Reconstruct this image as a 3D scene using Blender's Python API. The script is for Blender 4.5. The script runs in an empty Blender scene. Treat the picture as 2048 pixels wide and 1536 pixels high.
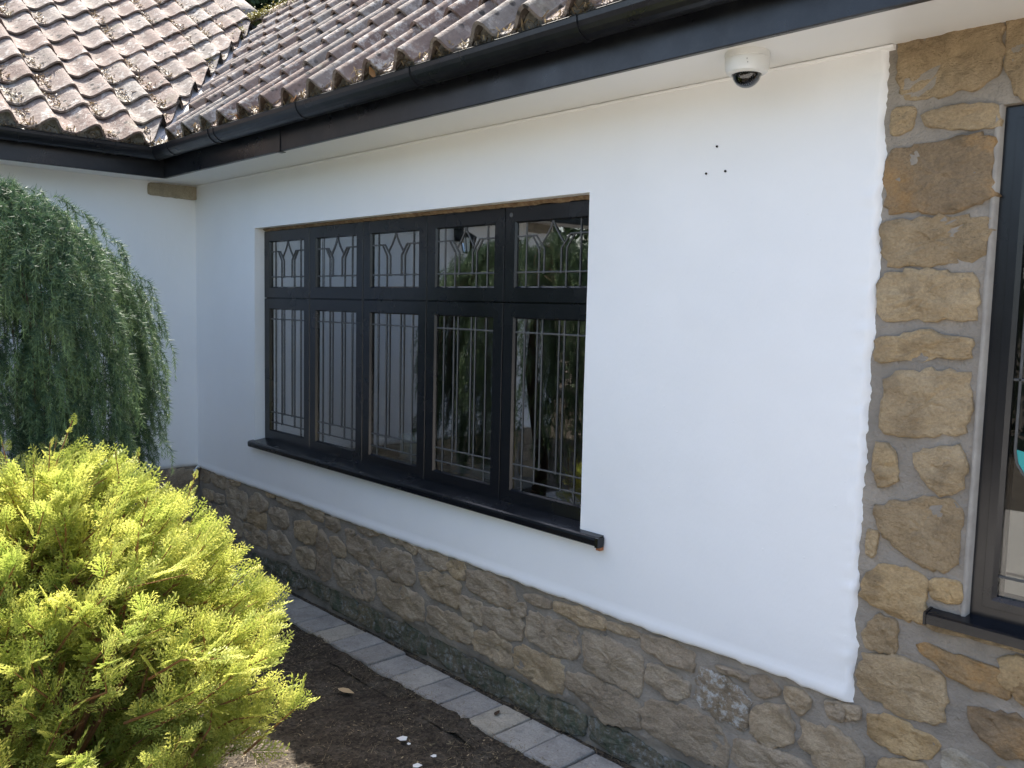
import bpy, bmesh, math, random
import numpy as np
from mathutils import Vector, Matrix, noise

random.seed(7)
rng = np.random.default_rng(7)
scene = bpy.context.scene
COL = scene.collection

# ---------------------------------------------------------------- camera
cam_data = bpy.data.cameras.new("camera")
cam_data.sensor_width = 36.0
cam_data.lens = 30.375
cam_data.clip_start = 0.05
cam_data.clip_end = 500.0
cam = bpy.data.objects.new("camera", cam_data)
COL.objects.link(cam)
CAM = Vector((5.512, -2.362, 1.63))
RR = ((0.6829, 0.0810, -0.7260), (0.7301, -0.0451, 0.6819), (0.0225, -0.9957, -0.0899))
_r = Vector((RR[0][0], RR[1][0], RR[2][0])).normalized()
_d = Vector((RR[0][1], RR[1][1], RR[2][1]))
_d = (_d - _r * _d.dot(_r)).normalized()
_f = _r.cross(_d)
cam.matrix_world = Matrix(((_r.x, -_d.x, -_f.x, CAM.x), (_r.y, -_d.y, -_f.y, CAM.y), (_r.z, -_d.z, -_f.z, CAM.z), (0, 0, 0, 1)))
scene.camera = cam

# ---------------------------------------------------------------- sky, sun, exposure
SUN_DIR = Vector((-0.602, 0.167, 1.0)).normalized()
world = bpy.data.worlds.new("World")
scene.world = world
world.use_nodes = True
wn = world.node_tree
sky = wn.nodes.new('ShaderNodeTexSky')
sky.sky_type = 'NISHITA'
sky.sun_disc = False
sky.sun_elevation = math.radians(58)
sky.sun_rotation = math.radians(-74.5)
sky.air_density = 1.0
sky.dust_density = 3.0
sky.ozone_density = 0.4
wn.links.new(sky.outputs[0], wn.nodes['Background'].inputs['Color'])
wn.nodes['Background'].inputs['Strength'].default_value = 0.15
sun_data = bpy.data.lights.new("sun", 'SUN')
sun_data.energy = 5.0
sun_data.angle = math.radians(0.53)
sun_data.color = (1.0, 0.95, 0.87)
sun = bpy.data.objects.new("sun", sun_data)
sun.rotation_euler = SUN_DIR.to_track_quat('Z', 'Y').to_euler()
COL.objects.link(sun)
scene.view_settings.view_transform = 'Standard'
scene.view_settings.look = 'None'
scene.view_settings.gamma = 1.0
scene.view_settings.exposure = 1.60
scene.render.engine = 'CYCLES'
scene.cycles.max_bounces = 7
scene.cycles.transparent_max_bounces = 16

# ---------------------------------------------------------------- helpers
def mesh_np(name, verts, faces, smooth=False):
    """verts (n,3), faces: list of tuples or an (m,k) array"""
    me = bpy.data.meshes.new(name)
    if isinstance(faces, np.ndarray):
        verts = np.asarray(verts, np.float32)
        m, k = faces.shape
        me.vertices.add(len(verts)); me.vertices.foreach_set('co', verts.ravel())
        me.loops.add(m * k); me.loops.foreach_set('vertex_index', faces.astype(np.int32).ravel())
        me.polygons.add(m)
        me.polygons.foreach_set('loop_start', np.arange(0, m * k, k, dtype=np.int32))
        me.update(calc_edges=True)
    else:
        me.from_pydata([tuple(v) for v in verts], [], faces)
        me.update()
    if smooth:
        me.polygons.foreach_set('use_smooth', np.ones(len(me.polygons), dtype=bool))
    return me

def link(name, me, mat=None, parent=None, **props):
    o = bpy.data.objects.new(name, me)
    COL.objects.link(o)
    if mat is not None and me is not None and not me.materials:
        me.materials.append(mat)
    if parent is not None:
        o.parent = parent
    for k, v in props.items():
        o[k] = v
    return o

def empty(name, loc, label, category, group=None):
    o = bpy.data.objects.new(name, None)
    COL.objects.link(o)
    o.location = loc
    o['label'] = label; o['category'] = category
    if group: o['group'] = group
    return o

class MB:
    """collects polygons of one mesh"""
    def __init__(self): self.v = []; self.f = []
    def quadbox(self, x0, x1, y0, y1, z0, z1):
        b = len(self.v)
        self.v += [(x0,y0,z0),(x1,y0,z0),(x1,y1,z0),(x0,y1,z0),(x0,y0,z1),(x1,y0,z1),(x1,y1,z1),(x0,y1,z1)]
        self.f += [tuple(b+i for i in q) for q in ((3,2,1,0),(4,5,6,7),(0,1,5,4),(1,2,6,5),(2,3,7,6),(3,0,4,7))]
        return self
    def poly(self, pts):
        b = len(self.v); self.v += [tuple(p) for p in pts]; self.f.append(tuple(range(b, b+len(pts)))); return self
    def sweep(self, prof, axis, a, b, closed=False, caps=True):
        """prof: 2D points; axis 'x' -> (t, p0, p1); 'y' -> (p0, t, p1)"""
        n = len(prof); base = len(self.v)
        for t in (a, b):
            for p in prof:
                self.v.append((t, p[0], p[1]) if axis == 'x' else (p[0], t, p[1]))
        rngs = range(n if closed else n-1)
        for i in rngs:
            j = (i+1) % n
            self.f.append((base+i, base+j, base+n+j, base+n+i))
        if closed and caps:
            self.f.append(tuple(base+i for i in range(n))[::-1]); self.f.append(tuple(base+n+i for i in range(n)))
        return self
    def lathe(self, prof, c, seg=32):
        """prof: (r, z) list, around vertical axis through c"""
        base = len(self.v); n = len(prof)
        for k in range(seg):
            a = 2*math.pi*k/seg
            for r, z in prof: self.v.append((c[0]+r*math.cos(a), c[1]+r*math.sin(a), c[2]+z))
        for k in range(seg):
            k2 = (k+1) % seg
            for i in range(n-1): self.f.append((base+k*n+i, base+k2*n+i, base+k2*n+i+1, base+k*n+i+1))
        return self
    def tube(self, pts, rads, seg=6):
        pts = [Vector(p) for p in pts]; base = len(self.v)
        for i, p in enumerate(pts):
            d = (pts[min(i+1, len(pts)-1)] - pts[max(i-1, 0)]).normalized()
            u = d.orthogonal().normalized(); w = d.cross(u)
            for k in range(seg):
                a = 2*math.pi*k/seg; q = p + (u*math.cos(a)+w*math.sin(a))*rads[i]; self.v.append(tuple(q))
        for i in range(len(pts)-1):
            for k in range(seg):
                k2 = (k+1) % seg
                self.f.append((base+i*seg+k, base+i*seg+k2, base+(i+1)*seg+k2, base+(i+1)*seg+k))
        self.f.append(tuple(base+k for k in range(seg))[::-1])
        self.f.append(tuple(base+(len(pts)-1)*seg+k for k in range(seg)))
        return self
    def build(self, name, mat, parent=None, smooth=False, bevel=0, recalc=True, **props):
        me = mesh_np(name, self.v, self.f, smooth)
        bm = bmesh.new(); bm.from_mesh(me)
        if recalc: bmesh.ops.recalc_face_normals(bm, faces=bm.faces)
        bm.to_mesh(me); bm.free()
        o = link(name, me, mat, parent, **props)
        if bevel:
            m = o.modifiers.new('bevel', 'BEVEL'); m.width = bevel; m.segments = 2; m.limit_method = 'ANGLE'; m.angle_limit = math.radians(40)
        return o

def n3(x, y, z=0.0): return noise.noise(Vector((x, y, z)))

# ---------------------------------------------------------------- materials
def new_mat(name):
    m = bpy.data.materials.new(name); m.use_nodes = True
    nt = m.node_tree; return m, nt, nt.nodes['Principled BSDF']
def node(nt, typ, **kw):
    n = nt.nodes.new(typ)
    for k, v in kw.items():
        if k in n.inputs: n.inputs[k].default_value = v
        else: setattr(n, k, v)
    return n
def coords(nt, scale=(1, 1, 1)):
    g = nt.nodes.new('ShaderNodeNewGeometry')
    mp = nt.nodes.new('ShaderNodeMapping'); mp.inputs['Scale'].default_value = scale
    nt.links.new(g.outputs['Position'], mp.inputs['Vector']); return mp.outputs[0]
def tex_noise(nt, vec, scale, detail=4, rough=.55):
    n = node(nt, 'ShaderNodeTexNoise', Scale=scale, Detail=detail, Roughness=rough); nt.links.new(vec, n.inputs['Vector']); return n.outputs['Fac']
def ramp(nt, fac, stops):
    r = nt.nodes.new('ShaderNodeValToRGB'); els = r.color_ramp.elements
    while len(els) < len(stops): els.new(0.5)
    for e, (p, c) in zip(els, stops):
        e.position = p; e.color = (c[0], c[1], c[2], 1) if not isinstance(c, (int, float)) else (c, c, c, 1)
    nt.links.new(fac, r.inputs[0]); return r.outputs[0]
def mix(nt, fac, a, b, blend='MIX'):
    n = nt.nodes.new('ShaderNodeMix'); n.data_type = 'RGBA'; n.blend_type = blend
    for val, s in ((fac, n.inputs[0]), (a, n.inputs[6]), (b, n.inputs[7])):
        if hasattr(val, 'links'): nt.links.new(val, s)
        else: s.default_value = val if isinstance(val, (int, float)) else (val[0], val[1], val[2], 1)
    return n.outputs[2]
def bump(nt, h, strength, dist, prev=None):
    b = node(nt, 'ShaderNodeBump', Strength=strength, Distance=dist); nt.links.new(h, b.inputs['Height'])
    if prev is not None: nt.links.new(prev, b.inputs['Normal'])
    return b.outputs[0]

def m_plaster():
    m, nt, p = new_mat("white_masonry_paint"); v = coords(nt); L = nt.links.new
    c = ramp(nt, tex_noise(nt, v, 2.2, 6), [(.3, (.84, .84, .835)), (.7, (.88, .878, .872))])
    L(c, p.inputs['Base Color']); p.inputs['Roughness'].default_value = .55
    b1 = bump(nt, tex_noise(nt, v, 7, 3), .25, .008)
    b2 = bump(nt, tex_noise(nt, coords(nt, (1, 1, .25)), 260, 3), .22, .002, b1)
    b2 = bump(nt, tex_noise(nt, coords(nt, (3.2, 3.2, .8)), 6, 5, .6), .28, .006, b2)
    sp = node(nt, 'ShaderNodeTexVoronoi', Scale=13.0); L(v, sp.inputs['Vector'])
    s2 = ramp(nt, sp.outputs['Distance'], [(0, 1.0), (.055, 0.0)])
    b3 = bump(nt, s2, .35, .0025, b2)
    L(b3, p.inputs['Normal']); return m
def m_stone(name, c0, c1, c2, lichen=None, moss=None):
    m, nt, p = new_mat(name); v = coords(nt); L = nt.links.new
    oi = nt.nodes.new('ShaderNodeObjectInfo')
    base = ramp(nt, tex_noise(nt, v, 7, 6, .62), [(.25, c0), (.5, c1), (.75, c2)])
    tint = ramp(nt, oi.outputs['Random'], [(0, (.80, .78, .76)), (.5, (1, 1, 1)), (1, (1.1, 1.02, .86))])
    base = mix(nt, 1.0, base, tint, 'MULTIPLY')
    grain = ramp(nt, tex_noise(nt, v, 130, 4, .7), [(.3, (.72, .7, .68)), (.65, (1.12, 1.1, 1.08))])
    base = mix(nt, .75, base, grain, 'MULTIPLY')
    stain = ramp(nt, tex_noise(nt, v, 16, 5), [(.55, 0.0), (.72, 1.0)])
    st = nt.nodes.new('ShaderNodeMath'); st.operation = 'MULTIPLY'; L(stain, st.inputs[0]); st.inputs[1].default_value = .55
    base = mix(nt, st.outputs[0], base, tuple(x*.62 for x in c0))
    if lichen:
        k = ramp(nt, tex_noise(nt, v, 42, 6, .7), [(.50, 0.0), (.62, 1.0)]); base = mix(nt, k, base, lichen)
    if moss:
        k = ramp(nt, tex_noise(nt, v, 11, 6, .7), [(.44, 0.0), (.62, 1.0)]); base = mix(nt, k, base, moss)
    L(base, p.inputs['Base Color']); p.inputs['Roughness'].default_value = .92; p.inputs['Specular IOR Level'].default_value = .25
    b1 = bump(nt, tex_noise(nt, coords(nt, (1, 1, 1.5)), 26, 6, .65), .9, .022)
    b2 = bump(nt, tex_noise(nt, v, 150, 4, .7), .7, .004, b1)
    L(b2, p.inputs['Normal']); return m
def m_simple(name, col, rough, spec=.5, bumps=None, var=None, coat=0):
    m, nt, p = new_mat(name); v = coords(nt); L = nt.links.new
    if var:
        L(ramp(nt, tex_noise(nt, v, var[0], 6, .65), [(.3, var[1]), (.7, var[2])]), p.inputs['Base Color'])
    else: p.inputs['Base Color'].default_value = (*col, 1)
    p.inputs['Roughness'].default_value = rough; p.inputs['Specular IOR Level'].default_value = spec
    if coat: p.inputs['Coat Weight'].default_value = coat
    if bumps:
        prev = None
        for s, st, d in bumps: prev = bump(nt, tex_noise(nt, v, s, 4, .6), st, d, prev)
        L(prev, p.inputs['Normal'])
    return m
def m_black(name, col, rough, dust=.0):
    m, nt, p = new_mat(name); v = coords(nt); L = nt.links.new
    k = ramp(nt, tex_noise(nt, v, 30, 6, .75), [(.45, 0.0), (.8, dust)])
    L(mix(nt, k, col, (.25, .24, .22)), p.inputs['Base Color'])
    L(ramp(nt, tex_noise(nt, v, 5, 4), [(.3, rough*.8), (.7, rough*1.3)]), p.inputs['Roughness'])
    L(bump(nt, tex_noise(nt, v, 6, 2), .15, .004), p.inputs['Normal']); return m
def m_tile():
    m, nt, p = new_mat("weathered_clay"); v = coords(nt); L = nt.links.new
    oi = nt.nodes.new('ShaderNodeObjectInfo')
    a = ramp(nt, oi.outputs['Random'], [(0, (.155, .108, .088)), (.25, (.20, .145, .12)), (.5, (.215, .172, .147)), (.75, (.20, .178, .155)), (1, (.24, .185, .155))])
    nz = ramp(nt, tex_noise(nt, v, 14, 6, .7), [(.25, (.6, .56, .53)), (.55, (1, 1, 1)), (.8, (1.35, 1.3, 1.22))])
    c = mix(nt, 1, a, nz, 'MULTIPLY')
    li = ramp(nt, tex_noise(nt, v, 22, 7, .75), [(.50, 0.0), (.62, .85)])
    big = ramp(nt, tex_noise(nt, v, 3.3, 3), [(.38, .18), (.60, 1.0)])
    lf = mix(nt, 1, li, big, 'MULTIPLY'); c = mix(nt, lf, c, (.50, .47, .42))
    vo = node(nt, 'ShaderNodeTexVoronoi', Scale=20.0); L(v, vo.inputs['Vector'])
    vs = ramp(nt, vo.outputs['Distance'], [(.20, 1.0), (.30, 0.0)]); vsel = ramp(nt, tex_noise(nt, v, 5, 3), [(.48, 0.0), (.56, 1.0)])
    c = mix(nt, mix(nt, 1, vs, vsel, 'MULTIPLY'), c, (.045, .04, .035))
    gr = ramp(nt, tex_noise(nt, v, 5.5, 4), [(.6, 0.0), (.75, .45)]); c = mix(nt, gr, c, (.17, .16, .10))
    L(c, p.inputs['Base Color']); p.inputs['Roughness'].default_value = .85; p.inputs['Specular IOR Level'].default_value = .3
    L(bump(nt, tex_noise(nt, v, 55, 6, .75), .9, .010), p.inputs['Normal']); return m
def m_leaf(name, c_tip, c_base, trans=.45, attr=True, rough=.55, noise_s=6.0):
    m = bpy.data.materials.new(name); m.use_nodes = True; nt = m.node_tree; L = nt.links.new
    for n in list(nt.nodes): nt.nodes.remove(n)
    out = nt.nodes.new('ShaderNodeOutputMaterial')
    v = coords(nt)
    if attr:
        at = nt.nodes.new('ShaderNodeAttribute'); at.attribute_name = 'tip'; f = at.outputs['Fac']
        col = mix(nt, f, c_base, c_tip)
    else: col = mix(nt, tex_noise(nt, v, 40, 2), c_base, c_tip)
    nz = ramp(nt, tex_noise(nt, v, noise_s, 4), [(.3, (.72, .78, .7)), (.7, (1.18, 1.1, 1.1))])
    col = mix(nt, 1, col, nz, 'MULTIPLY')
    d = node(nt, 'ShaderNodeBsdfPrincipled', Roughness=rough); L(col, d.inputs['Base Color']); d.inputs['Specular IOR Level'].default_value = .35
    t = nt.nodes.new('ShaderNodeBsdfTranslucent'); L(col, t.inputs['Color'])
    mx = nt.nodes.new('ShaderNodeMixShader'); mx.inputs[0].default_value = trans
    L(d.outputs[0], mx.inputs[1]); L(t.outputs[0], mx.inputs[2]); L(mx.outputs[0], out.inputs['Surface']); return m
def m_glass(name, tint=(.93, .96, .95), boost=1.9, wave=0.0):
    m = bpy.data.materials.new(name); m.use_nodes = True; nt = m.node_tree; L = nt.links.new
    for n in list(nt.nodes): nt.nodes.remove(n)
    out = nt.nodes.new('ShaderNodeOutputMaterial')
    tr = nt.nodes.new('ShaderNodeBsdfTransparent'); tr.inputs[0].default_value = (*tint, 1)
    gl = nt.nodes.new('ShaderNodeBsdfGlossy'); gl.inputs['Roughness'].default_value = 0.0; gl.inputs['Color'].default_value = (1, 1, 1, 1)
    fr = nt.nodes.new('ShaderNodeFresnel'); fr.inputs['IOR'].default_value = 1.5
    mu = nt.nodes.new('ShaderNodeMath'); mu.operation = 'MULTIPLY'; mu.use_clamp = True; mu.inputs[1].default_value = boost; L(fr.outputs[0], mu.inputs[0])
    if wave:
        b = bump(nt, tex_noise(nt, coords(nt), 4.5, 2), wave, .004); L(b, gl.inputs['Normal'])
    mx = nt.nodes.new('ShaderNodeMixShader'); L(mu.outputs[0], mx.inputs[0]); L(tr.outputs[0], mx.inputs[1]); L(gl.outputs[0], mx.inputs[2])
    L(mx.outputs[0], out.inputs['Surface']); return m
def m_ground():
    m, nt, p = new_mat("dark_soil_and_gravel"); v = coords(nt); L = nt.links.new
    c = ramp(nt, tex_noise(nt, v, 9, 6, .7), [(.3, (.040, .032, .024)), (.5, (.065, .053, .040)), (.72, (.10, .088, .070))])
    vo = node(nt, 'ShaderNodeTexVoronoi', Scale=85.0); L(v, vo.inputs['Vector'])
    c = mix(nt, .55, c, mix(nt, 1, c, ramp(nt, vo.outputs['Color'], [(.2, (.5, .5, .5)), (.8, (1.9, 1.85, 1.8))]), 'MULTIPLY'))
    L(c, p.inputs['Base Color']); p.inputs['Roughness'].default_value = .95; p.inputs['Specular IOR Level'].default_value = .2
    b1 = bump(nt, vo.outputs['Distance'], .8, .012); b2 = bump(nt, tex_noise(nt, v, 60, 5, .7), .8, .012, b1)
    L(b2, p.inputs['Normal']); return m

M = dict(
    plaster=m_plaster(),
    soffit=m_simple("white_soffit_board", None, .4, .5, [(3, .2, .006)], (1.5, (.78, .775, .755), (.82, .815, .80))),
    stone=m_stone("buff_sandstone", (.29, .235, .17), (.41, .335, .245), (.52, .435, .325)),
    stone_q=m_stone("ochre_sandstone", (.28, .21, .13), (.44, .335, .205), (.54, .43, .28)),
    stone_o=m_stone("iron_stained_sandstone", (.20, .15, .10), (.32, .235, .145), (.48, .28, .11)),
    stone_g=m_stone("grey_flecked_stone", (.22, .17, .11), (.30, .25, .19), (.36, .32, .26), lichen=(.50, .49, .46)),
    stone_w=m_stone("pale_stone", (.36, .32, .25), (.46, .42, .34), (.52, .48, .40)),
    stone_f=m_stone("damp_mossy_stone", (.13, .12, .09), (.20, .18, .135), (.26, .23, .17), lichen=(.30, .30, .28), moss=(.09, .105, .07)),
    stone_c=m_stone("grey_buff_stone", (.33, .30, .24), (.42, .385, .315), (.50, .46, .385)),
    mortar=m_simple("grey_lime_mortar", None, .95, .2, [(12, .6, .02), (45, .7, .010), (140, .8, .005)], (5, (.20, .178, .150), (.37, .325, .27))),
    bedding=m_simple("old_grey_bedding_mortar", None, .95, .2, [(50, .7, .01)], (25, (.12, .115, .10), (.30, .29, .26))),
    upvc=m_black("black_window_frame", (.005, .006, .009), .24, .015),
    gutter=m_black("black_gutter_plastic", (.006, .007, .010), .30, .05),
    lead=m_simple("grey_lead_came", None, .45, .5, [(200, .3, .002)], (40, (.055, .055, .054), (.10, .099, .095))),
    leadsheet=m_simple("grey_lead_sheet", None, .55, .5, [(9, .6, .02), (60, .3, .004)], (7, (.20, .22, .25), (.34, .36, .39))),
    glass=m_glass("window_glass", boost=5.0, wave=.05),
    glass_in=m_glass("inner_window_glass", boost=4.2, wave=.03),
    glass_r=m_glass("side_window_glass", boost=1.6, wave=.03),
    tile=m_tile(),
    brownstrip=m_simple("bare_brown_timber_and_foam", None, .9, .2, [(120, .8, .006)], (45, (.15, .085, .045), (.42, .31, .20))),
    underlay=m_simple("dark_roof_underlay", (.03, .028, .026), .9, .1),
    paver=m_stone("grey_concrete_paver", (.34, .325, .30), (.46, .445, .42), (.56, .545, .515)),
    ground=m_ground(),
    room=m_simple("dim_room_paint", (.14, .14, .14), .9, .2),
    white_plastic=m_simple("white_plastic", (.72, .72, .69), .35, .5),
    bark=m_simple("brown_bark", None, .9, .2, [(60, .8, .006)], (30, (.05, .032, .022), (.11, .07, .045))),
    redstem=m_simple("reddish_young_stem", None, .7, .3, None, (30, (.20, .085, .035), (.30, .15, .06))),
    gold=m_leaf("golden_scale_foliage", (.80, .765, .20), (.155, .255, .03), .44),
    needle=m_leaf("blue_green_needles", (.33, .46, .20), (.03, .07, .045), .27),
    darkleaf=m_leaf("dark_green_leaves", (.05, .085, .03), (.02, .04, .015), .2, attr=False),
    litter=m_leaf("dry_plant_litter", (.42, .33, .20), (.10, .075, .05), .15),
    moss=m_leaf("yellow_green_moss", (.36, .33, .10), (.17, .17, .05), .1, attr=False),
    deadleaf=m_leaf("dry_orange_leaf", (.48, .22, .07), (.36, .20, .09), .3, attr=False),
    flake=m_simple("white_paint_flake", (.8, .8, .79), .6),
    cardboard=m_simple("white_card", (.72, .73, .74), .6),
    teal=m_simple("teal_stained_glass", (.05, .36, .34), .15),
    rust=m_simple("rust_brown_metal", None, .7, .4, None, (30, (.13, .045, .03), (.20, .075, .045))),
    lampglass=m_glass("lantern_glass", boost=1.5),
    gravel=m_simple("pale_gravel", None, .95, .2, [(70, .8, .01)], (30, (.32, .30, .27), (.48, .455, .415))),
)
# ---------------------------------------------------------------- ground
g = MB()
N = 60
xs = np.concatenate([np.linspace(-60, -2, 8), np.linspace(-1.6, 8, 49), np.linspace(9, 60, 8)])
ys = np.concatenate([np.linspace(-60, -6.5, 8), np.linspace(-6, .2, 32), np.linspace(1, 60, 8)])
gv = np.array([(x, y, -.012 + (.010*n3(x*3, y*3) if (-2 < x < 8 and -6.2 < y < -.22) else 0)) for y in ys for x in xs])
gi = np.arange(len(gv)).reshape(len(ys), len(xs))
gf = np.stack([gi[:-1, :-1], gi[:-1, 1:], gi[1:, 1:], gi[1:, :-1]], -1).reshape(-1, 4)
link('ground', mesh_np('ground', gv, gf, True), M['ground'], kind='structure')

MB().poly([(.3, -5.6, .002), (24, -5.6, .002), (24, -1.2, .002), (6.2, -1.2, .002), (4.9, -1.9, .002), (4.0, -2.4, .002), (3.0, -2.5, .002), (.3, -2.5, .002)]).build('bounce_driveway', M['gravel'], None, kind='structure')  # driveway's reach and paleness shaped to bounce sunlight onto the walls
# ---------------------------------------------------------------- the bungalow
house = empty('bungalow', (0, 0, 0), 'white rendered bungalow with buff stone plinth, black windows and clay pantile roof', 'house')

WX0, WX1, WZ0, WZ1 = .821, 3.400, .800, 2.042      # main window opening
VX0, VX1, VZ0, VZ1 = 4.735, 6.10, .845, 2.150      # right window opening
RXE = 4.455                                        # right edge of the render

def lines(a, b, step, must):
    pts = sorted(set([a, b] + [m for m in must if a <= m <= b])); out = []
    for p, q in zip(pts[:-1], pts[1:]):
        n = max(1, int(round((q-p)/step))); out += [p+(q-p)*i/n for i in range(n)]
    return out + [pts[-1]]

# mortar face of the main wall, with the two window openings
xs = lines(0.0, 7.0, .02, [WX0, WX1, VX0, VX1]); zs = lines(-.15, 2.40, .02, [WZ0, WZ1, VZ0, VZ1])
mv = []; idx = {}; mf = []
def inhole(x, z, e=1e-4):
    return (WX0-e < x < WX1+e and WZ0-e < z < WZ1+e) or (VX0-e < x < VX1+e and VZ0-e < z < VZ1+e)
for j, z in enumerate(zs):
    for i, x in enumerate(xs):
        idx[i, j] = len(mv); mv.append((x, -.0005 + .0035*n3(x*8, z*8, 3) + .0045*n3(x*27, z*27, 6) + (.016 if z < .125 + .01*n3(x*4, 5) else 0), z))
for j in range(len(zs)-1):
    for i in range(len(xs)-1):
        if xs[i] < 4.38 and zs[j] > .57 and xs[i] > .03 and (xs[i+1] > WX1+.06 or xs[i] < WX0-.06 or zs[j] > WZ1+.06 or zs[j+1] < WZ0-.06) and zs[j] < 2.3: continue   # behind the render
        if not inhole((xs[i]+xs[i+1])/2, (zs[j]+zs[j+1])/2): mf.append((idx[i, j], idx[i+1, j], idx[i+1, j+1], idx[i, j+1]))
stone_wall = link('stone_wall', mesh_np('stone_wall', mv, mf, True), M['mortar'], house)
# masonry returns round the openings and the mortar fillet beside the right window
for (x0, x1, z0, z1, ya) in ((WX0, WX1, WZ0, WZ1, .0605), (VX0, VX1, VZ0, VZ1, .0)):
    r = MB(); Q = [(x0, z0), (x1, z0), (x1, z1), (x0, z1)]
    for y in (ya, .26): r.v += [(p[0], y, p[1]) for p in Q]
    r.f += [(i, (i+1) % 4, 4+(i+1) % 4, 4+i) for i in range(4)]
    r.build('opening_reveal', M['mortar'], house)
fz = lines(VZ0, VZ1, .03, []); fv = []; ff = []
for i, z in enumerate(fz):
    w = .006 + .005*n3(z*6, 1) ; o = -.006 + .004*n3(z*9, 7)
    fv += [(VX0-.016+.006*n3(z*7, 3), .008, z), (VX0-w-.001, o, z), (VX0+.002, o+.002, z), (VX0+.006, .04, z)]
    if i: b = 4*i; ff += [(b-4, b-3, b+1, b), (b-3, b-2, b+2, b+1), (b-2, b-1, b+3, b+2)]
link('mortar_fillet', mesh_np('mortar_fillet', fv, ff, True), m_simple("pale_mortar", None, .95, .2, [(40, .5, .006)], (14, (.27, .245, .215), (.38, .35, .31))), house)

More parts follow.
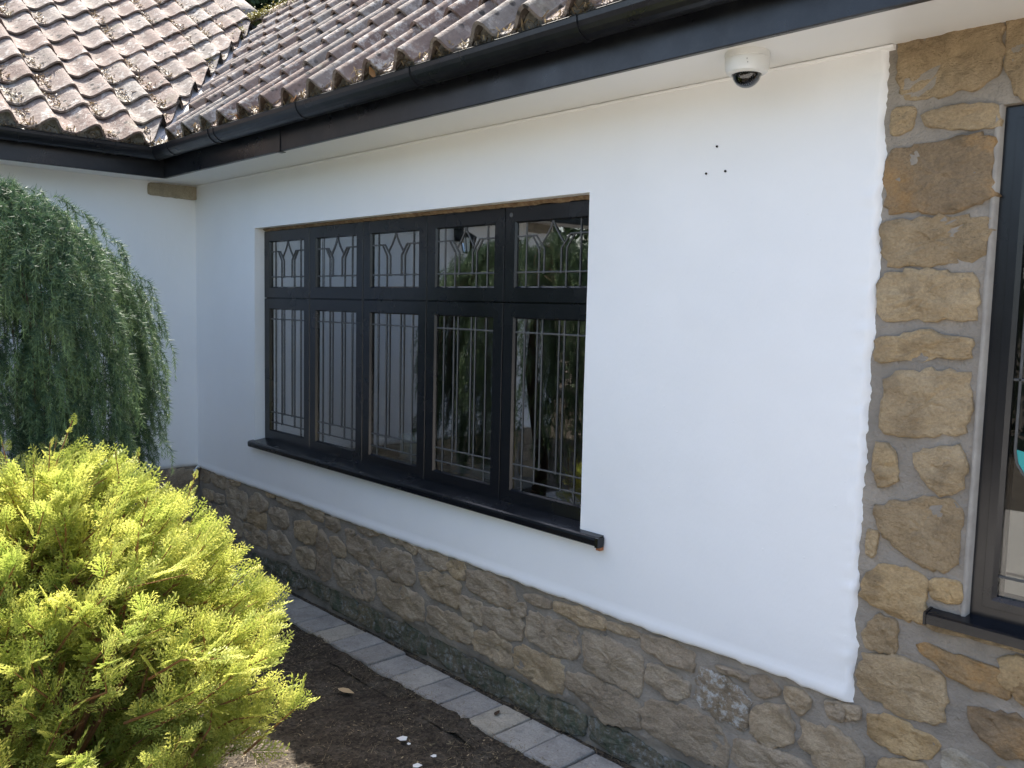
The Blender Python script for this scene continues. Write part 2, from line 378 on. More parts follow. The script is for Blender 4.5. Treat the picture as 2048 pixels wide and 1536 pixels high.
STONES = {
 'p': [
  [(-0,0.503),(0.16,0.532),(0.168,0.445),(0.018,0.449)],
  [(0.187,0.508),(0.384,0.532),(0.382,0.442),(0.195,0.462)],
  [(0.054,0.386),(0.212,0.393),(0.22,0.338),(0.072,0.332)],
  [(0.239,0.386),(0.364,0.392),(0.363,0.353),(0.239,0.342)],
  [(0.409,0.513),(0.552,0.464),(0.675,0.455),(0.689,0.315),(0.575,0.304),(0.441,0.344)],
  [(0.461,0.526),(0.594,0.525),(0.586,0.5),(0.477,0.497)],
  [(-0.034,0.288),(0.174,0.31),(0.208,0.188),(-0.007,0.21)],
  [(0.229,0.296),(0.406,0.329),(0.608,0.276),(0.623,0.188),(0.456,0.167),(0.245,0.195)],
  [(0.707,0.438),(0.832,0.49),(0.938,0.458),(0.93,0.406),(0.831,0.394),(0.738,0.392)],
  [(0.706,0.367),(0.922,0.388),(0.914,0.294),(0.705,0.303)],
  [(0.641,0.275),(0.737,0.279),(0.922,0.259),(0.936,0.189),(0.767,0.181),(0.64,0.206)],
  [(0.982,0.437),(1.154,0.449),(1.182,0.384),(1.14,0.347),(0.982,0.365)],
  [(0.967,0.297),(1.126,0.309),(1.223,0.253),(1.21,0.215),(1.068,0.19),(0.966,0.217)],
  [(0.923,0.535),(1.041,0.537),(1.041,0.509),(0.953,0.5)],
  [(1.048,0.535),(1.237,0.534),(1.364,0.523),(1.358,0.494),(1.251,0.488),(1.069,0.489)],
  [(1.377,0.525),(1.561,0.52),(1.555,0.466),(1.448,0.478),(1.384,0.493)],
  [(1.278,0.417),(1.41,0.43),(1.499,0.421),(1.475,0.326),(1.371,0.323),(1.271,0.333)],
  [(1.531,0.418),(1.587,0.406),(1.624,0.329),(1.637,0.187),(1.563,0.159),(1.507,0.182),(1.506,0.296)],
  [(1.298,0.27),(1.397,0.285),(1.488,0.258),(1.475,0.188),(1.345,0.18),(1.292,0.206)],
  [(1.592,0.503),(1.718,0.511),(1.724,0.461),(1.683,0.443),(1.598,0.455)],
  [(1.641,0.402),(1.707,0.406),(1.777,0.376),(1.778,0.332),(1.696,0.326),(1.648,0.348)],
  [(1.811,0.448),(1.966,0.456),(2.094,0.417),(2.085,0.333),(1.946,0.339),(1.812,0.365)],
  [(1.793,0.476),(1.856,0.479),(1.861,0.463),(1.799,0.451)],
  [(2.104,0.431),(2.175,0.456),(2.331,0.465),(2.37,0.416),(2.362,0.333),(2.237,0.313),(2.126,0.34)],
  [(1.684,0.284),(1.755,0.307),(1.812,0.289),(1.935,0.303),(2.033,0.28),(2.04,0.174),(1.937,0.149),(1.733,0.166),(1.679,0.224)],
  [(2.075,0.293),(2.177,0.301),(2.296,0.299),(2.433,0.283),(2.445,0.182),(2.337,0.163),(2.149,0.17),(2.086,0.214)],
  [(2.173,0.531),(2.262,0.532),(2.273,0.505),(2.194,0.502)],
  [(2.282,0.521),(2.387,0.513),(2.369,0.48),(2.302,0.494)],
  [(1.889,0.52),(2.029,0.531),(2.092,0.513),(2.008,0.49),(1.911,0.488)],
  [(2.391,0.518),(2.601,0.528),(2.611,0.458),(2.462,0.459)],
  [(2.618,0.501),(2.72,0.52),(2.73,0.446),(2.643,0.45)],
  [(2.403,0.401),(2.595,0.438),(2.699,0.418),(2.694,0.314),(2.566,0.31),(2.43,0.338)],
  [(2.751,0.497),(2.899,0.513),(3.04,0.495),(3.056,0.414),(2.96,0.397),(2.761,0.418)],
  [(2.709,0.369),(2.842,0.365),(2.855,0.278),(2.726,0.292)],
  [(2.86,0.359),(2.96,0.377),(3.084,0.374),(3.094,0.296),(2.992,0.269),(2.87,0.292)],
  [(3.042,0.419),(3.102,0.441),(3.104,0.394),(3.036,0.384)],
  [(3.107,0.484),(3.241,0.497),(3.243,0.465),(3.121,0.46)],
  [(3.266,0.499),(3.38,0.503),(3.523,0.504),(3.519,0.46),(3.429,0.455),(3.274,0.465)],
  [(3.129,0.415),(3.251,0.422),(3.383,0.428),(3.388,0.309),(3.255,0.294),(3.119,0.318)],
  [(2.483,0.266),(2.632,0.27),(2.781,0.267),(2.783,0.176),(2.651,0.166),(2.476,0.189)],
  [(2.819,0.247),(3.027,0.256),(3.031,0.15),(2.939,0.154),(2.806,0.173)],
  [(3.054,0.255),(3.141,0.263),(3.312,0.266),(3.323,0.146),(3.223,0.144),(3.058,0.154)],
  [(3.343,0.24),(3.437,0.254),(3.688,0.254),(3.698,0.152),(3.544,0.124),(3.453,0.161),(3.339,0.184)],
  [(3.424,0.423),(3.531,0.424),(3.696,0.416),(3.698,0.27),(3.57,0.281),(3.436,0.289)],
  [(3.539,0.496),(3.682,0.497),(3.678,0.476),(3.551,0.469)],
  [(3.698,0.492),(3.796,0.505),(3.909,0.493),(3.908,0.433),(3.809,0.436),(3.704,0.452)],
  [(3.732,0.399),(3.82,0.399),(3.896,0.385),(3.889,0.343),(3.844,0.314),(3.73,0.336)],
  [(3.723,0.267),(3.882,0.292),(4.001,0.289),(4.051,0.238),(4.051,0.157),(3.927,0.148),(3.723,0.158)],
  [(4.008,0.485),(4.118,0.488),(4.115,0.468),(4.026,0.468)],
  [(4.133,0.487),(4.18,0.496),(4.225,0.48),(4.216,0.461),(4.158,0.441),(4.137,0.459)],
  [(4.142,0.368),(4.175,0.403),(4.247,0.429),(4.271,0.375),(4.267,0.324),(4.201,0.289),(4.146,0.308)],
  [(4.25,0.493),(4.304,0.494),(4.323,0.479),(4.298,0.43),(4.259,0.456)],
  [(4.38,0.495),(4.427,0.502),(4.427,0.463),(4.395,0.46)],
  [(4.431,0.501),(4.473,0.51),(4.474,0.487),(4.438,0.465)],
  [(4.309,0.403),(4.354,0.407),(4.432,0.412),(4.477,0.382),(4.496,0.331),(4.449,0.277),(4.36,0.3),(4.313,0.338)],
  [(4.078,0.23),(4.096,0.27),(4.197,0.278),(4.292,0.285),(4.344,0.266),(4.365,0.222),(4.25,0.199),(4.08,0.183)],
 ],
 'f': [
  [(0.821,0.11),(1.003,0.138),(1.017,0.054),(0.958,0.032),(0.821,0.051)],
  [(1.032,0.137),(1.365,0.146),(1.378,0.06),(1.244,0.025),(1.031,0.05)],
  [(1.391,0.132),(1.606,0.133),(1.613,0.041),(1.391,0.05)],
  [(1.631,0.126),(1.876,0.126),(1.877,0.024),(1.632,0.02)],
  [(0.598,0.12),(0.806,0.122),(0.798,0.052),(0.597,0.059)],
  [(0.325,0.131),(0.565,0.128),(0.572,0.061),(0.323,0.067)],
  [(1.905,0.118),(2.098,0.102),(2.099,0.021),(1.896,0.02)],
  [(2.113,0.1),(2.43,0.109),(2.441,0.008),(2.118,0.015)],
  [(2.464,0.119),(2.711,0.111),(2.706,0.015),(2.466,0.033)],
  [(2.719,0.098),(2.979,0.097),(2.982,-0),(2.73,0.003)],
  [(3,0.1),(3.17,0.086),(3.166,0.008),(3.003,0.017)],
  [(3.189,0.083),(3.321,0.103),(3.44,0.092),(3.42,0.003),(3.199,0.001)],
  [(3.457,0.099),(3.661,0.098),(3.789,0.082),(3.791,0.033),(3.611,0.009),(3.461,0.019)],
  [(3.813,0.084),(4.018,0.074),(4.021,0.004),(3.816,0.027)],
  [(4.04,0.076),(4.251,0.065),(4.255,-0.008),(4.043,0.007)],
 ],
 'g': [
  [(3.943,0.452),(3.983,0.454),(4.121,0.425),(4.119,0.318),(4.008,0.322),(3.926,0.34)],
 ],
 'q': [
  [(4.502,1.453),(4.537,1.467),(4.702,1.486),(4.707,1.406),(4.695,1.33),(4.503,1.307),(4.494,1.332)],
  [(4.479,1.273),(4.521,1.26),(4.541,1.18),(4.489,1.164)],
  [(4.583,1.25),(4.614,1.277),(4.698,1.288),(4.705,1.179),(4.669,1.172),(4.626,1.187)],
  [(4.493,1.096),(4.559,1.123),(4.701,1.149),(4.704,1.049),(4.696,0.967),(4.662,0.959),(4.559,1.002),(4.504,1.044)],
  [(4.473,1.021),(4.496,1.021),(4.49,0.964),(4.474,0.968)],
  [(4.467,0.888),(4.526,0.934),(4.629,0.932),(4.633,0.81),(4.564,0.809),(4.47,0.842)],
  [(4.657,0.928),(4.711,0.938),(4.721,0.89),(4.659,0.888)],
  [(4.477,0.733),(4.513,0.783),(4.561,0.789),(4.559,0.703),(4.495,0.699)],
  [(4.474,0.644),(4.496,0.671),(4.586,0.689),(4.694,0.668),(4.695,0.552),(4.596,0.537),(4.475,0.565)],
  [(4.507,0.496),(4.537,0.511),(4.684,0.502),(4.677,0.446),(4.602,0.43),(4.51,0.441)],
  [(4.643,0.81),(4.778,0.826),(4.876,0.823),(4.932,0.818),(4.927,0.802),(4.779,0.805),(4.658,0.796)],
  [(4.545,0.375),(4.604,0.408),(4.677,0.4),(4.696,0.316),(4.565,0.304)],
  [(4.478,2.361),(4.505,2.359),(4.714,2.354),(4.723,2.23),(4.667,2.206),(4.488,2.206)],
  [(4.744,2.364),(4.771,2.366),(4.832,2.365),(4.85,2.171),(4.773,2.162),(4.746,2.264)],
  [(4.475,2.172),(4.523,2.166),(4.514,2.126),(4.475,2.119)],
  [(4.551,2.15),(4.57,2.156),(4.723,2.156),(4.726,2.098),(4.561,2.122)],
  [(4.466,1.875),(4.517,1.881),(4.611,1.879),(4.723,1.872),(4.711,1.774),(4.482,1.764)],
  [(4.465,1.733),(4.544,1.738),(4.706,1.731),(4.705,1.63),(4.633,1.623),(4.469,1.621)],
  [(4.466,1.567),(4.59,1.576),(4.707,1.571),(4.699,1.519),(4.593,1.524),(4.471,1.496)],
 ],
 'o': [
  [(4.626,0.747),(4.654,0.752),(4.724,0.741),(4.815,0.741),(4.846,0.709),(4.839,0.674),(4.741,0.687),(4.642,0.722)],
  [(4.765,0.615),(4.861,0.629),(4.911,0.613),(4.927,0.542),(4.849,0.531),(4.775,0.574)],
  [(4.863,0.732),(4.908,0.734),(4.952,0.704),(4.919,0.665),(4.872,0.69)],
  [(4.466,2.072),(4.547,2.071),(4.723,2.076),(4.728,1.925),(4.631,1.909),(4.467,1.908)],
 ],
 'w': [
  [(4.708,0.466),(4.74,0.487),(4.801,0.475),(4.849,0.43),(4.814,0.385),(4.72,0.388)],
 ],
 'wing': [
  [(-0.326,0.516),(-0.193,0.523),(-0.021,0.513),(-0.023,0.356),(-0.195,0.356),(-0.322,0.354)],
  [(-0.323,0.328),(-0.179,0.341),(-0.03,0.334),(-0.038,0.173),(-0.165,0.16),(-0.324,0.202)],
  [(-0.621,0.507),(-0.351,0.512),(-0.354,0.352),(-0.609,0.371)],
  [(-0.181,0.143),(-0.038,0.153),(-0.026,0.053),(-0.166,0.044)],
 ],
}


def chaikin(L, n=2):
    for _ in range(n):
        q = []
        for i in range(len(L)):
            a, b = L[i], L[(i+1) % len(L)]
            q.append((a[0]*.88+b[0]*.12, a[1]*.88+b[1]*.12)); q.append((a[0]*.12+b[0]*.88, a[1]*.12+b[1]*.88))
        L = q
    return L
def resample(L, n):
    P = np.array(L+[L[0]]); s = np.r_[0, np.cumsum(np.hypot(*np.diff(P, axis=0).T))]
    t = np.linspace(0, s[-1], n, endpoint=False)
    return np.stack([np.interp(t, s, P[:, 0]), np.interp(t, s, P[:, 1])], 1)
stone_count = 0
def stone_mesh(L, seed, dome, rough, grow=.0125):
    A = sum(L[i][0]*L[(i+1) % len(L)][1]-L[(i+1) % len(L)][0]*L[i][1] for i in range(len(L)))
    if A < 0: L = L[::-1]
    size = math.sqrt(abs(A)/2); n = int(min(72, max(26, size*300)))
    P = resample(chaikin(list(L), 1), n); c = P.mean(0)
    P = c + (P-c)*(1 + grow/np.maximum(.02, np.hypot(*(P-c).T)))[:, None]
    jag = min(.011, size*.08) if grow > 0 else .003
    for i in range(n):
        k = 1 + jag/max(.02, np.hypot(*(P[i]-c))) * (1.2*n3(P[i][0]*30, P[i][1]*30, seed) + 1.0*n3(P[i][0]*85, P[i][1]*85, seed) + .6*n3(P[i][0]*190, P[i][1]*190, seed))
        P[i] = c + (P[i]-c)*k
    rings = [(1.0, .022), (1.0, .004), (.988, -.62), (.95, -.92), (.82, -1.0), (.68, -1.03), (.52, -1.06), (.36, -1.05), (.18, -1.05)]
    sx, sz = .05*n3(seed, 1.5), .06*n3(seed, 7.5)
    def relief(q):
        r1 = n3(q[0]*13, q[1]*17, seed); r2 = n3(q[0]*31, q[1]*44, seed+3); r3 = n3(q[0]*80, q[1]*100, seed+5)
        return rough*(r1 + .8*abs(r2) + .45*r3) + sx*(q[0]-c[0]) + sz*(q[1]-c[1])
    v = []; f = []
    for s, d in rings:
        for i in range(n):
            q = c + (P[i]-c)*s
            dep = d if d > 0 else d*dome + relief(q)*min(1, .3+(1-s)*9)
            v.append((q[0], dep, q[1]))
    for k in range(len(rings)-1):
        for i in range(n):
            j = (i+1) % n; f.append((k*n+i, k*n+j, (k+1)*n+j, (k+1)*n+i))
    v.append((c[0], -1.05*dome + relief(c), c[1])); e = len(v)-1; b = (len(rings)-1)*n
    for i in range(n): f.append((b+i, b+(i+1) % n, e))
    return v, f
SM = {'p': 'stone', 'f': 'stone_f', 'g': 'stone_g', 'q': 'stone_q', 'o': 'stone_o', 'w': 'stone_w'}
extra = []   # stones to the right of and below the frame edge
for z, x, w, h in ((.07, 4.47, .22, .10), (.07, 4.72, .26, .11), (.07, 5.02, .3, .1), (.07, 5.36, .28, .1), (.21, 4.42, .2, .12), (.23, 4.68, .18, .14), (.25, 4.93, .28, .15), (.26, 5.26, .34, .14), (.26, 5.66, .3, .15),
                   (.43, 4.98, .3, .13), (.44, 5.33, .32, .14), (.43, 5.7, .3, .13), (.60, 5.05, .3, .12), (.60, 5.4, .34, .13), (.6, 5.8, .3, .12), (.74, 5.0, .36, .1), (.74, 5.44, .3, .1), (.74, 5.85, .36, .1),
                   (2.26, 5.05, .34, .15), (2.26, 5.46, .36, .15), (2.26, 5.88, .36, .15)):
    extra.append([(x-w*.46, z-h*.4), (x, z-h*.48), (x+w*.47, z-h*.42), (x+w*.5, z+h*.4), (x+.02, z+h*.5), (x-w*.48, z+h*.42)])
STONES['q2'] = extra; SM['q2'] = 'stone_q'
sd = 0
for kind, lst in STONES.items():
    if kind == 'wing': continue
    for L in lst:
        sd += 1
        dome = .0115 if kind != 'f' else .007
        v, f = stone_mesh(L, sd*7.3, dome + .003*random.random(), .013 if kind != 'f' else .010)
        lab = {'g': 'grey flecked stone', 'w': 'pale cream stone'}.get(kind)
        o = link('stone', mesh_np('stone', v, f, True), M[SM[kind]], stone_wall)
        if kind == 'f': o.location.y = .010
        if lab: o['label'] = lab

# white render coat on the main wall (ragged lower and right edges, rounded over)
xs = lines(0.0, RXE, .025, [WX0, WX1]); xs = xs[:-1] + [RXE-.020, RXE-.012, RXE-.006, RXE-.002, RXE]
xs = sorted(set(xs)); ZB = .520
zs = [ZB, ZB+.002, ZB+.007, ZB+.014, ZB+.024, ZB+.036] + lines(ZB+.05, 2.352, .011, [WZ0, WZ1])
pv = []; pidx = {}; pf = []
for j, z in enumerate(zs):
    for i, x in enumerate(xs):
        zz, xx = z, x
        db = max(0, z-ZB); dr = max(0, RXE-x)
        y = -.016 + .0035*n3(x*2.2, z*2.2, 9) + .0012*n3(x*9, z*9, 2)
        if db < .05:                                   # lower lip: flares out slightly, then rolls back to the stone
            k = 1-db/.05; zz += k*(.009*n3(x*3, 1.5) + .008*n3(x*14, 4) + .006*n3(x*45, 8))
            y -= .005*math.sin(math.pi*min(1, db/.05))**2; y += .022*max(0, 1-db/.008)**1.4
        if dr < .03:
            k = 1-dr/.03; xx += k*(.010*n3(z*2.5, 21) + .008*n3(z*11, 24) + .007*n3(z*37, 28) + .005*n3(z*90, 29)) + .02*(k if True else 0)*((z-1.4)*.012)
            y += .020*max(0, 1-dr/.022)**1.5 + .005*n3(z*30, x*60) + .003*n3(z*75, x*90)
        pidx[i, j] = len(pv); pv.append((xx, y, zz))
for j in range(len(zs)-1):
    for i in range(len(xs)-1):
        cx, cz = (xs[i]+xs[i+1])/2, (zs[j]+zs[j+1])/2
        if WX0 < cx < WX1 and WZ0 < cz < WZ1: continue
        pf.append((pidx[i, j], pidx[i+1, j], pidx[i+1, j+1], pidx[i, j+1]))
# returns into the window opening
def ret(pts):
    for (a, b) in zip(pts[:-1], pts[1:]):
        q = len(pv); A_, B_ = pv[a], pv[b]
        pv.append((A_[0], .06, A_[2])); pv.append((B_[0], .06, B_[2])); pf.append((a, b, q+1, q))
ii = {round(x, 4): i for i, x in enumerate(xs)}; jj = {round(z, 4): j for j, z in enumerate(zs)}
i0, i1, j0, j1 = ii[round(WX0, 4)], ii[round(WX1, 4)], jj[round(WZ0, 4)], jj[round(WZ1, 4)]
ret([pidx[i0, j] for j in range(j0, j1+1)]); ret([pidx[i1, j] for j in range(j0, j1+1)])
ret([pidx[i, j1] for i in range(i0, i1+1)]); ret([pidx[i, j0] for i in range(i0, i1+1)])
coat = link('render_coat', mesh_np('render_coat', pv, pf, True), M['plaster'], house)
bm = bmesh.new(); bm.from_mesh(coat.data); bmesh.ops.remove_doubles(bm, verts=bm.verts, dist=1e-5)
for e in bm.edges:
    if len(e.link_faces) == 2 and e.calc_face_angle(0) > 1.0: e.smooth = False
bm.to_mesh(coat.data); bm.free()
hole_m = m_simple("drill_hole_shade", (.02, .018, .015), .9, .1)  # raised dark discs; shade inside the holes is put into their colour
for x, z in ((3.928, 2.141), (3.892, 2.061), (3.962, 2.062)):
    o = MB().lathe([(.0, -.001), (.0034, -.001), (.0034, .004), (.0, .004)], (0, 0, 0), 10).build('drill_hole_disc', hole_m, coat)
    o.rotation_euler = (math.radians(90), 0, 0); o.location = (x, -.0165, z)
# unpainted strip above the window frame
bx = lines(WX0+.004, WX1-.004, .02, []); bv = []; bf = []
for i, x in enumerate(bx):
    t = 2.0425; b_ = 2.033 + .004*n3(x*12, 3) + .003*n3(x*40, 5); y = .030 + .006*n3(x*15, 9) + .006*n3(x*60, 2)
    bv += [(x, y+.004, t), (x, y, b_+.006), (x, y+.016, b_-.006)]
    if i: k = 3*i; bf += [(k-3, k, k+1, k-2), (k-2, k+1, k+2, k-1)]
link('timber_strip', mesh_np('timber_strip', bv, bf, False), M['brownstrip'], house)

# ---------------------------------------------------------------- wing (projecting to the left)
YE = -3.22
yv = lines(YE, 0.0, .06, []); zv = [.535, .537, .545, .56, .58] + lines(.62, 2.352, .08, [])
wv = [(.004*n3(y*2, z*2, 31) + (.012 if 1 else 0) - .016*max(0, 1-(z-.535)/.012), y, z + (.006*n3(y*12, 77) + .003*n3(y*40, 70) if z < .59 else 0)) for z in zv for y in yv]
gi = np.arange(len(wv)).reshape(len(zv), len(yv)); wf = np.stack([gi[:-1, :-1], gi[:-1, 1:], gi[1:, 1:], gi[1:, :-1]], -1).reshape(-1, 4)
link('wing_wall', mesh_np('wing_wall', np.array(wv), wf, True), M['plaster'], house)
yv = lines(YE, 0.02, .05, []); zv = lines(-.15, .58, .05, [])
wv = [(-.004 + .008*n3(y*7, z*7, 41), y, z) for z in zv for y in yv]
gi = np.arange(len(wv)).reshape(len(zv), len(yv)); wf = np.stack([gi[:-1, :-1], gi[:-1, 1:], gi[1:, 1:], gi[1:, :-1]], -1).reshape(-1, 4)
wing_plinth = link('wing_plinth', mesh_np('wing_plinth', np.array(wv), wf, True), M['mortar'], house)
MB().quadbox(-4.0, -.02, YE, YE+.3, -.15, 2.36).build('wing_end_wall', M['plaster'], house)
ws = list(STONES['wing'])
yy = -.66
while yy > YE+.2:                                   # the plinth goes on behind the conifers
    for z0, z1 in ((.40, .52), (.25, .38), (.10, .23)):
        w = random.uniform(.22, .32); ws.append([(yy-w+.02, z0+.01), (yy-.02, z0), (yy-.01, z1-.01), (yy-w*.5, z1), (yy-w+.01, z1-.005)])
    yy -= .31
for L in ws:
    sd += 1; v, f = stone_mesh(L, sd*3.1, .010, .009)
    v = [(-p[1], p[0], p[2]) for p in v]; f = [q[::-1] for q in f] if False else f
    o = link('stone', mesh_np('stone', v, f, True), M['stone'], wing_plinth)
    # mirrored axis keeps its winding because x and y were swapped with one sign change
for L, y0 in (([(-.318, 2.338), (-.2, 2.342), (-.02, 2.341), (-.006, 2.335), (-.006, 2.262), (-.02, 2.256), (-.17, 2.259), (-.305, 2.262), (-.318, 2.27)], 0),
              ([(-3.19, 2.338), (-3.0, 2.342), (-2.88, 2.338), (-2.88, 2.262), (-3.05, 2.259), (-3.19, 2.264)], 1)):
    sd += 1; v, f = stone_mesh(L, sd*3.1, .008, .004, .0)
    v = [(-p[1]+.024, p[0], p[2]) for p in v]
    link('corbel_stone', mesh_np('corbel_stone', v, f, True), M['stone_c'], house)

# soffit (L-shaped), fascia boards and gutters
SZ = 2.348
MB().poly([(7.0, .02, SZ), (-.05, .02, SZ), (-.05, -4.4, SZ), (.262, -4.4, SZ), (.262, -.298, SZ), (4.462, -.298, SZ), (7.0, -.298, SZ)]).build('soffit', M['soffit'], house)
MB().sweep([(.0005, SZ-.001), (-.017, SZ-.001), (-.022, SZ-.004), (-.018, SZ-.010), (.0005, SZ-.014)], 'x', .02, RXE+.01, closed=True).build('caulk_line', M['plaster'], house)
fa = MB().sweep([(-.298, 2.338), (-.318, 2.338), (-.318, 2.505), (-.298, 2.505)], 'x', .262, 7.0, closed=True).build('fascia', M['gutter'], house, bevel=.003)
fb = MB().sweep([(.262, 2.338), (.282, 2.338), (.282, 2.505), (.262, 2.505)], 'y', -4.4, -.3185, closed=True).build('fascia', M['gutter'], house, bevel=.003)
MB().sweep([(-.319, 2.334), (-.3225, 2.334), (-.3225, 2.437), (-.319, 2.437)], 'x', 1.655, 1.695, closed=True).build('joint_cover', M['gutter'], fa)
MB().sweep([(-.290, 2.334), (-.3225, 2.334), (-.3225, 2.3365), (-.290, 2.3365)], 'x', 1.655, 1.695, closed=True).build('joint_cover', M['gutter'], fa)
def gprof(rad, sgn, base, th=.003):
    c = base + sgn*.058; z0 = 2.488; out = []; inn = []
    for k in range(13):
        a = math.pi*k/12; out.append((c - sgn*rad*math.cos(a), z0 - rad*1.02*math.sin(a))); inn.append((c - sgn*(rad-th)*math.cos(a), z0 - (rad-th)*1.02*math.sin(a)))
    # rolled front bead
    e = out[-1]; bead = [(e[0]+sgn*.002, z0+.003), (e[0]-sgn*.003, z0+.006), (e[0]-sgn*.006, z0+.002)]
    return out + bead + inn[::-1]
gm = MB().sweep(gprof(.056, -1, -.319), 'x', .40, 7.0, closed=True); gut = gm.build('gutter', M['gutter'], house, smooth=False)
gm = MB().sweep(gprof(.056, 1, .283), 'y', -4.4, -.44, closed=True); gutw = gm.build('gutter', M['gutter'], house)
# mitred corner piece
cp = gprof(.0585, -1, -.319); n = len(cp); cm = MB()
secs = []
for t in range(3):
    ring = []
    for (p, z) in cp:
        q = -(p + .319)                            # distance from the fascia face
        if t == 0: ring.append((.283+.21, -.319-q, z))
        elif t == 1: ring.append((.283+q, -.319-q, z))
        else: ring.append((.283+q, -.319-.21, z))
    secs.append(ring)
for rg in secs: cm.v += rg
for t in range(2):
    for i in range(n): j = (i+1) % n; cm.f.append((t*n+i, t*n+j, (t+1)*n+j, (t+1)*n+i))
cm.build('gutter_corner', M['gutter'], house)
for bx_ in (.60, 1.20, 2.03, 2.86, 3.69, 4.52, 5.35, 6.2):
    k = MB().sweep(gprof(.0595, -1, -.319, .0025), 'x', bx_-.012, bx_+.012, closed=True)
    k.build('gutter_bracket', M['gutter'], gut)
MB().sweep(gprof(.0605, -1, -.319, .003), 'x', 1.135, 1.15, closed=True).build('gutter_union', M['gutter'], gut)
for by_ in (-.62, -.68, -1.1, -1.9, -2.7, -3.5):
    MB().sweep(gprof(.0595, 1, .283, .0025), 'y', by_-.012, by_+.012, closed=True).build('gutter_bracket', M['gutter'], gutw)

# ---------------------------------------------------------------- roofs
TP_M, TP_W = math.tan(math.radians(41)), math.tan(math.radians(34.5))
EZ = 2.500
def zM(y): return EZ + (y+.38)*TP_M
def zW(x): return EZ + (.36-x)*TP_W
RIDGE_Y = 1.40; RIDGE_Z = zM(RIDGE_Y)
vx = .36-(RIDGE_Z-EZ)/TP_W; vtop = Vector((vx, RIDGE_Y, RIDGE_Z)); vbot = Vector((.36, -.38, EZ))
HIPX = vx-.75; HIPZ = zW(HIPX)                      # wing roof rises above the main ridge to a hip
HIP = Vector((-2.75, 1.50, zW(-2.75)))
main_roof = MB().poly([(7.2, -.36, zM(-.36)-.01), (.34, -.36, zM(-.36)-.01), (vtop.x, vtop.y, vtop.z-.01), (7.2, RIDGE_Y, RIDGE_Z-.01)]).poly([(7.2, RIDGE_Y, RIDGE_Z-.01), (vtop.x-.3, RIDGE_Y, RIDGE_Z-.01), (vtop.x-.3, 3.6, 2.4), (7.2, 3.6, 2.4)]).build('main_roof', M['underlay'], house)
wing_roof = MB().poly([(.34, -.36, zW(.34)-.01), (.34, -4.6, zW(.34)-.01), (-3.6, -4.6, zW(-3.6)-.01), (-3.6, 1.15, zW(-3.6)-.01), (vtop.x, vtop.y, vtop.z-.01)]).poly([(-3.6, -4.6, zW(-3.6)-.01), (-3.6, 1.15, zW(-3.6)-.01), (-7.0, 1.15, 2.4), (-7.0, -4.6, 2.4)]).poly([(vtop.x, vtop.y, vtop.z-.01), (-3.6, 1.15, zW(-3.6)-.01), (-6.5, 5.5, 2.4), (-.5, 4.5, 2.4)]).build('wing_roof', M['underlay'], house)

COVER, GAUGE, TLEN, AMP, TH = .2175, .275, .355, .072, .013
GAUGES = {'M': .300, 'W': .265}; TILT = .022
def prof_h(s):
    if s < .26: return .10*AMP*(.5+.5*math.cos(math.pi*s/.26))
    if s < .80: return AMP*(.5-.5*math.cos(math.pi*(s-.26)/.54))
    if s < .86: return AMP*(1 - .10*((s-.80)/.06)**2)
    u = min(1, (s-.86)/.15); return AMP*(.90 - .68*u*u*(3-2*u)*.6 - .68*u*.4)
def tile_mesh(seed):
    ss = [0, .06, .15, .24, .32, .40, .48, .55, .62, .69, .75, .80, .83, .86, .89, .94, .99, 1.03]
    vs = [0, .10, .2, TLEN]; v = []; f = []; n = len(ss)
    for top in (1, 0):
        for t in vs:
            for s in ss:
                h = prof_h(s) + TILT*(1-t/GAUGE) + .002*n3(s*3, t*12, seed)
                # normal of the profile for an even thickness
                e = .01; dh = (prof_h(min(1.05, s+e))-prof_h(max(0, s-e)))/(2*e*COVER); l = math.hypot(1, dh)
                x = s*COVER; tt = t + (.004*n3(s*6, seed, 3) if t == 0 else 0)
                if not top: x += TH*dh/l*.9; h -= TH/l
                v.append((x, tt, h))
    m = len(vs)*n
    for a in range(len(vs)-1):
        for b in range(n-1):
            i = a*n+b; f.append((i, i+1, i+n+1, i+n)); f.append((m+i+n, m+i+n+1, m+i+1, m+i))
    for b in range(n-1): f.append((b+1, b, m+b, m+b+1)); i = (len(vs)-1)*n+b; f.append((i, i+1, m+i+1, m+i))
    for a in range(len(vs)-1):
        i = a*n; f.append((i, i+n, m+i+n, m+i)); i = a*n+n-1; f.append((i+n, i, m+i, m+i+n))
    me = mesh_np('roof_tile', v, f, True); me.materials.append(M['tile'])
    bm = bmesh.new(); bm.from_mesh(me)
    for e in bm.edges:
        if len(e.link_faces) == 2 and e.calc_face_angle(0) > .9: e.smooth = False
    bm.to_mesh(me); bm.free(); return me
TILES = [tile_mesh(k*11.3) for k in range(5)]
def screen(P):
    d = P - CAM; zc = d.dot(_f)
    if zc <= 0.1: return (-9999, -9999)
    return (1024 + 1728*d.dot(_r)/zc, 768 + 1728*d.dot(_d)/zc)
vdir = (vtop-vbot); vdir.z = 0; vdir.normalize(); vn = Vector((vdir.y, -vdir.x, 0))    # horizontal normal of the valley, towards the main roof (+x)
if vn.x < 0: vn = -vn
jobs = []   # (matrix, roof, needs_cut, plane_co, plane_no, area)
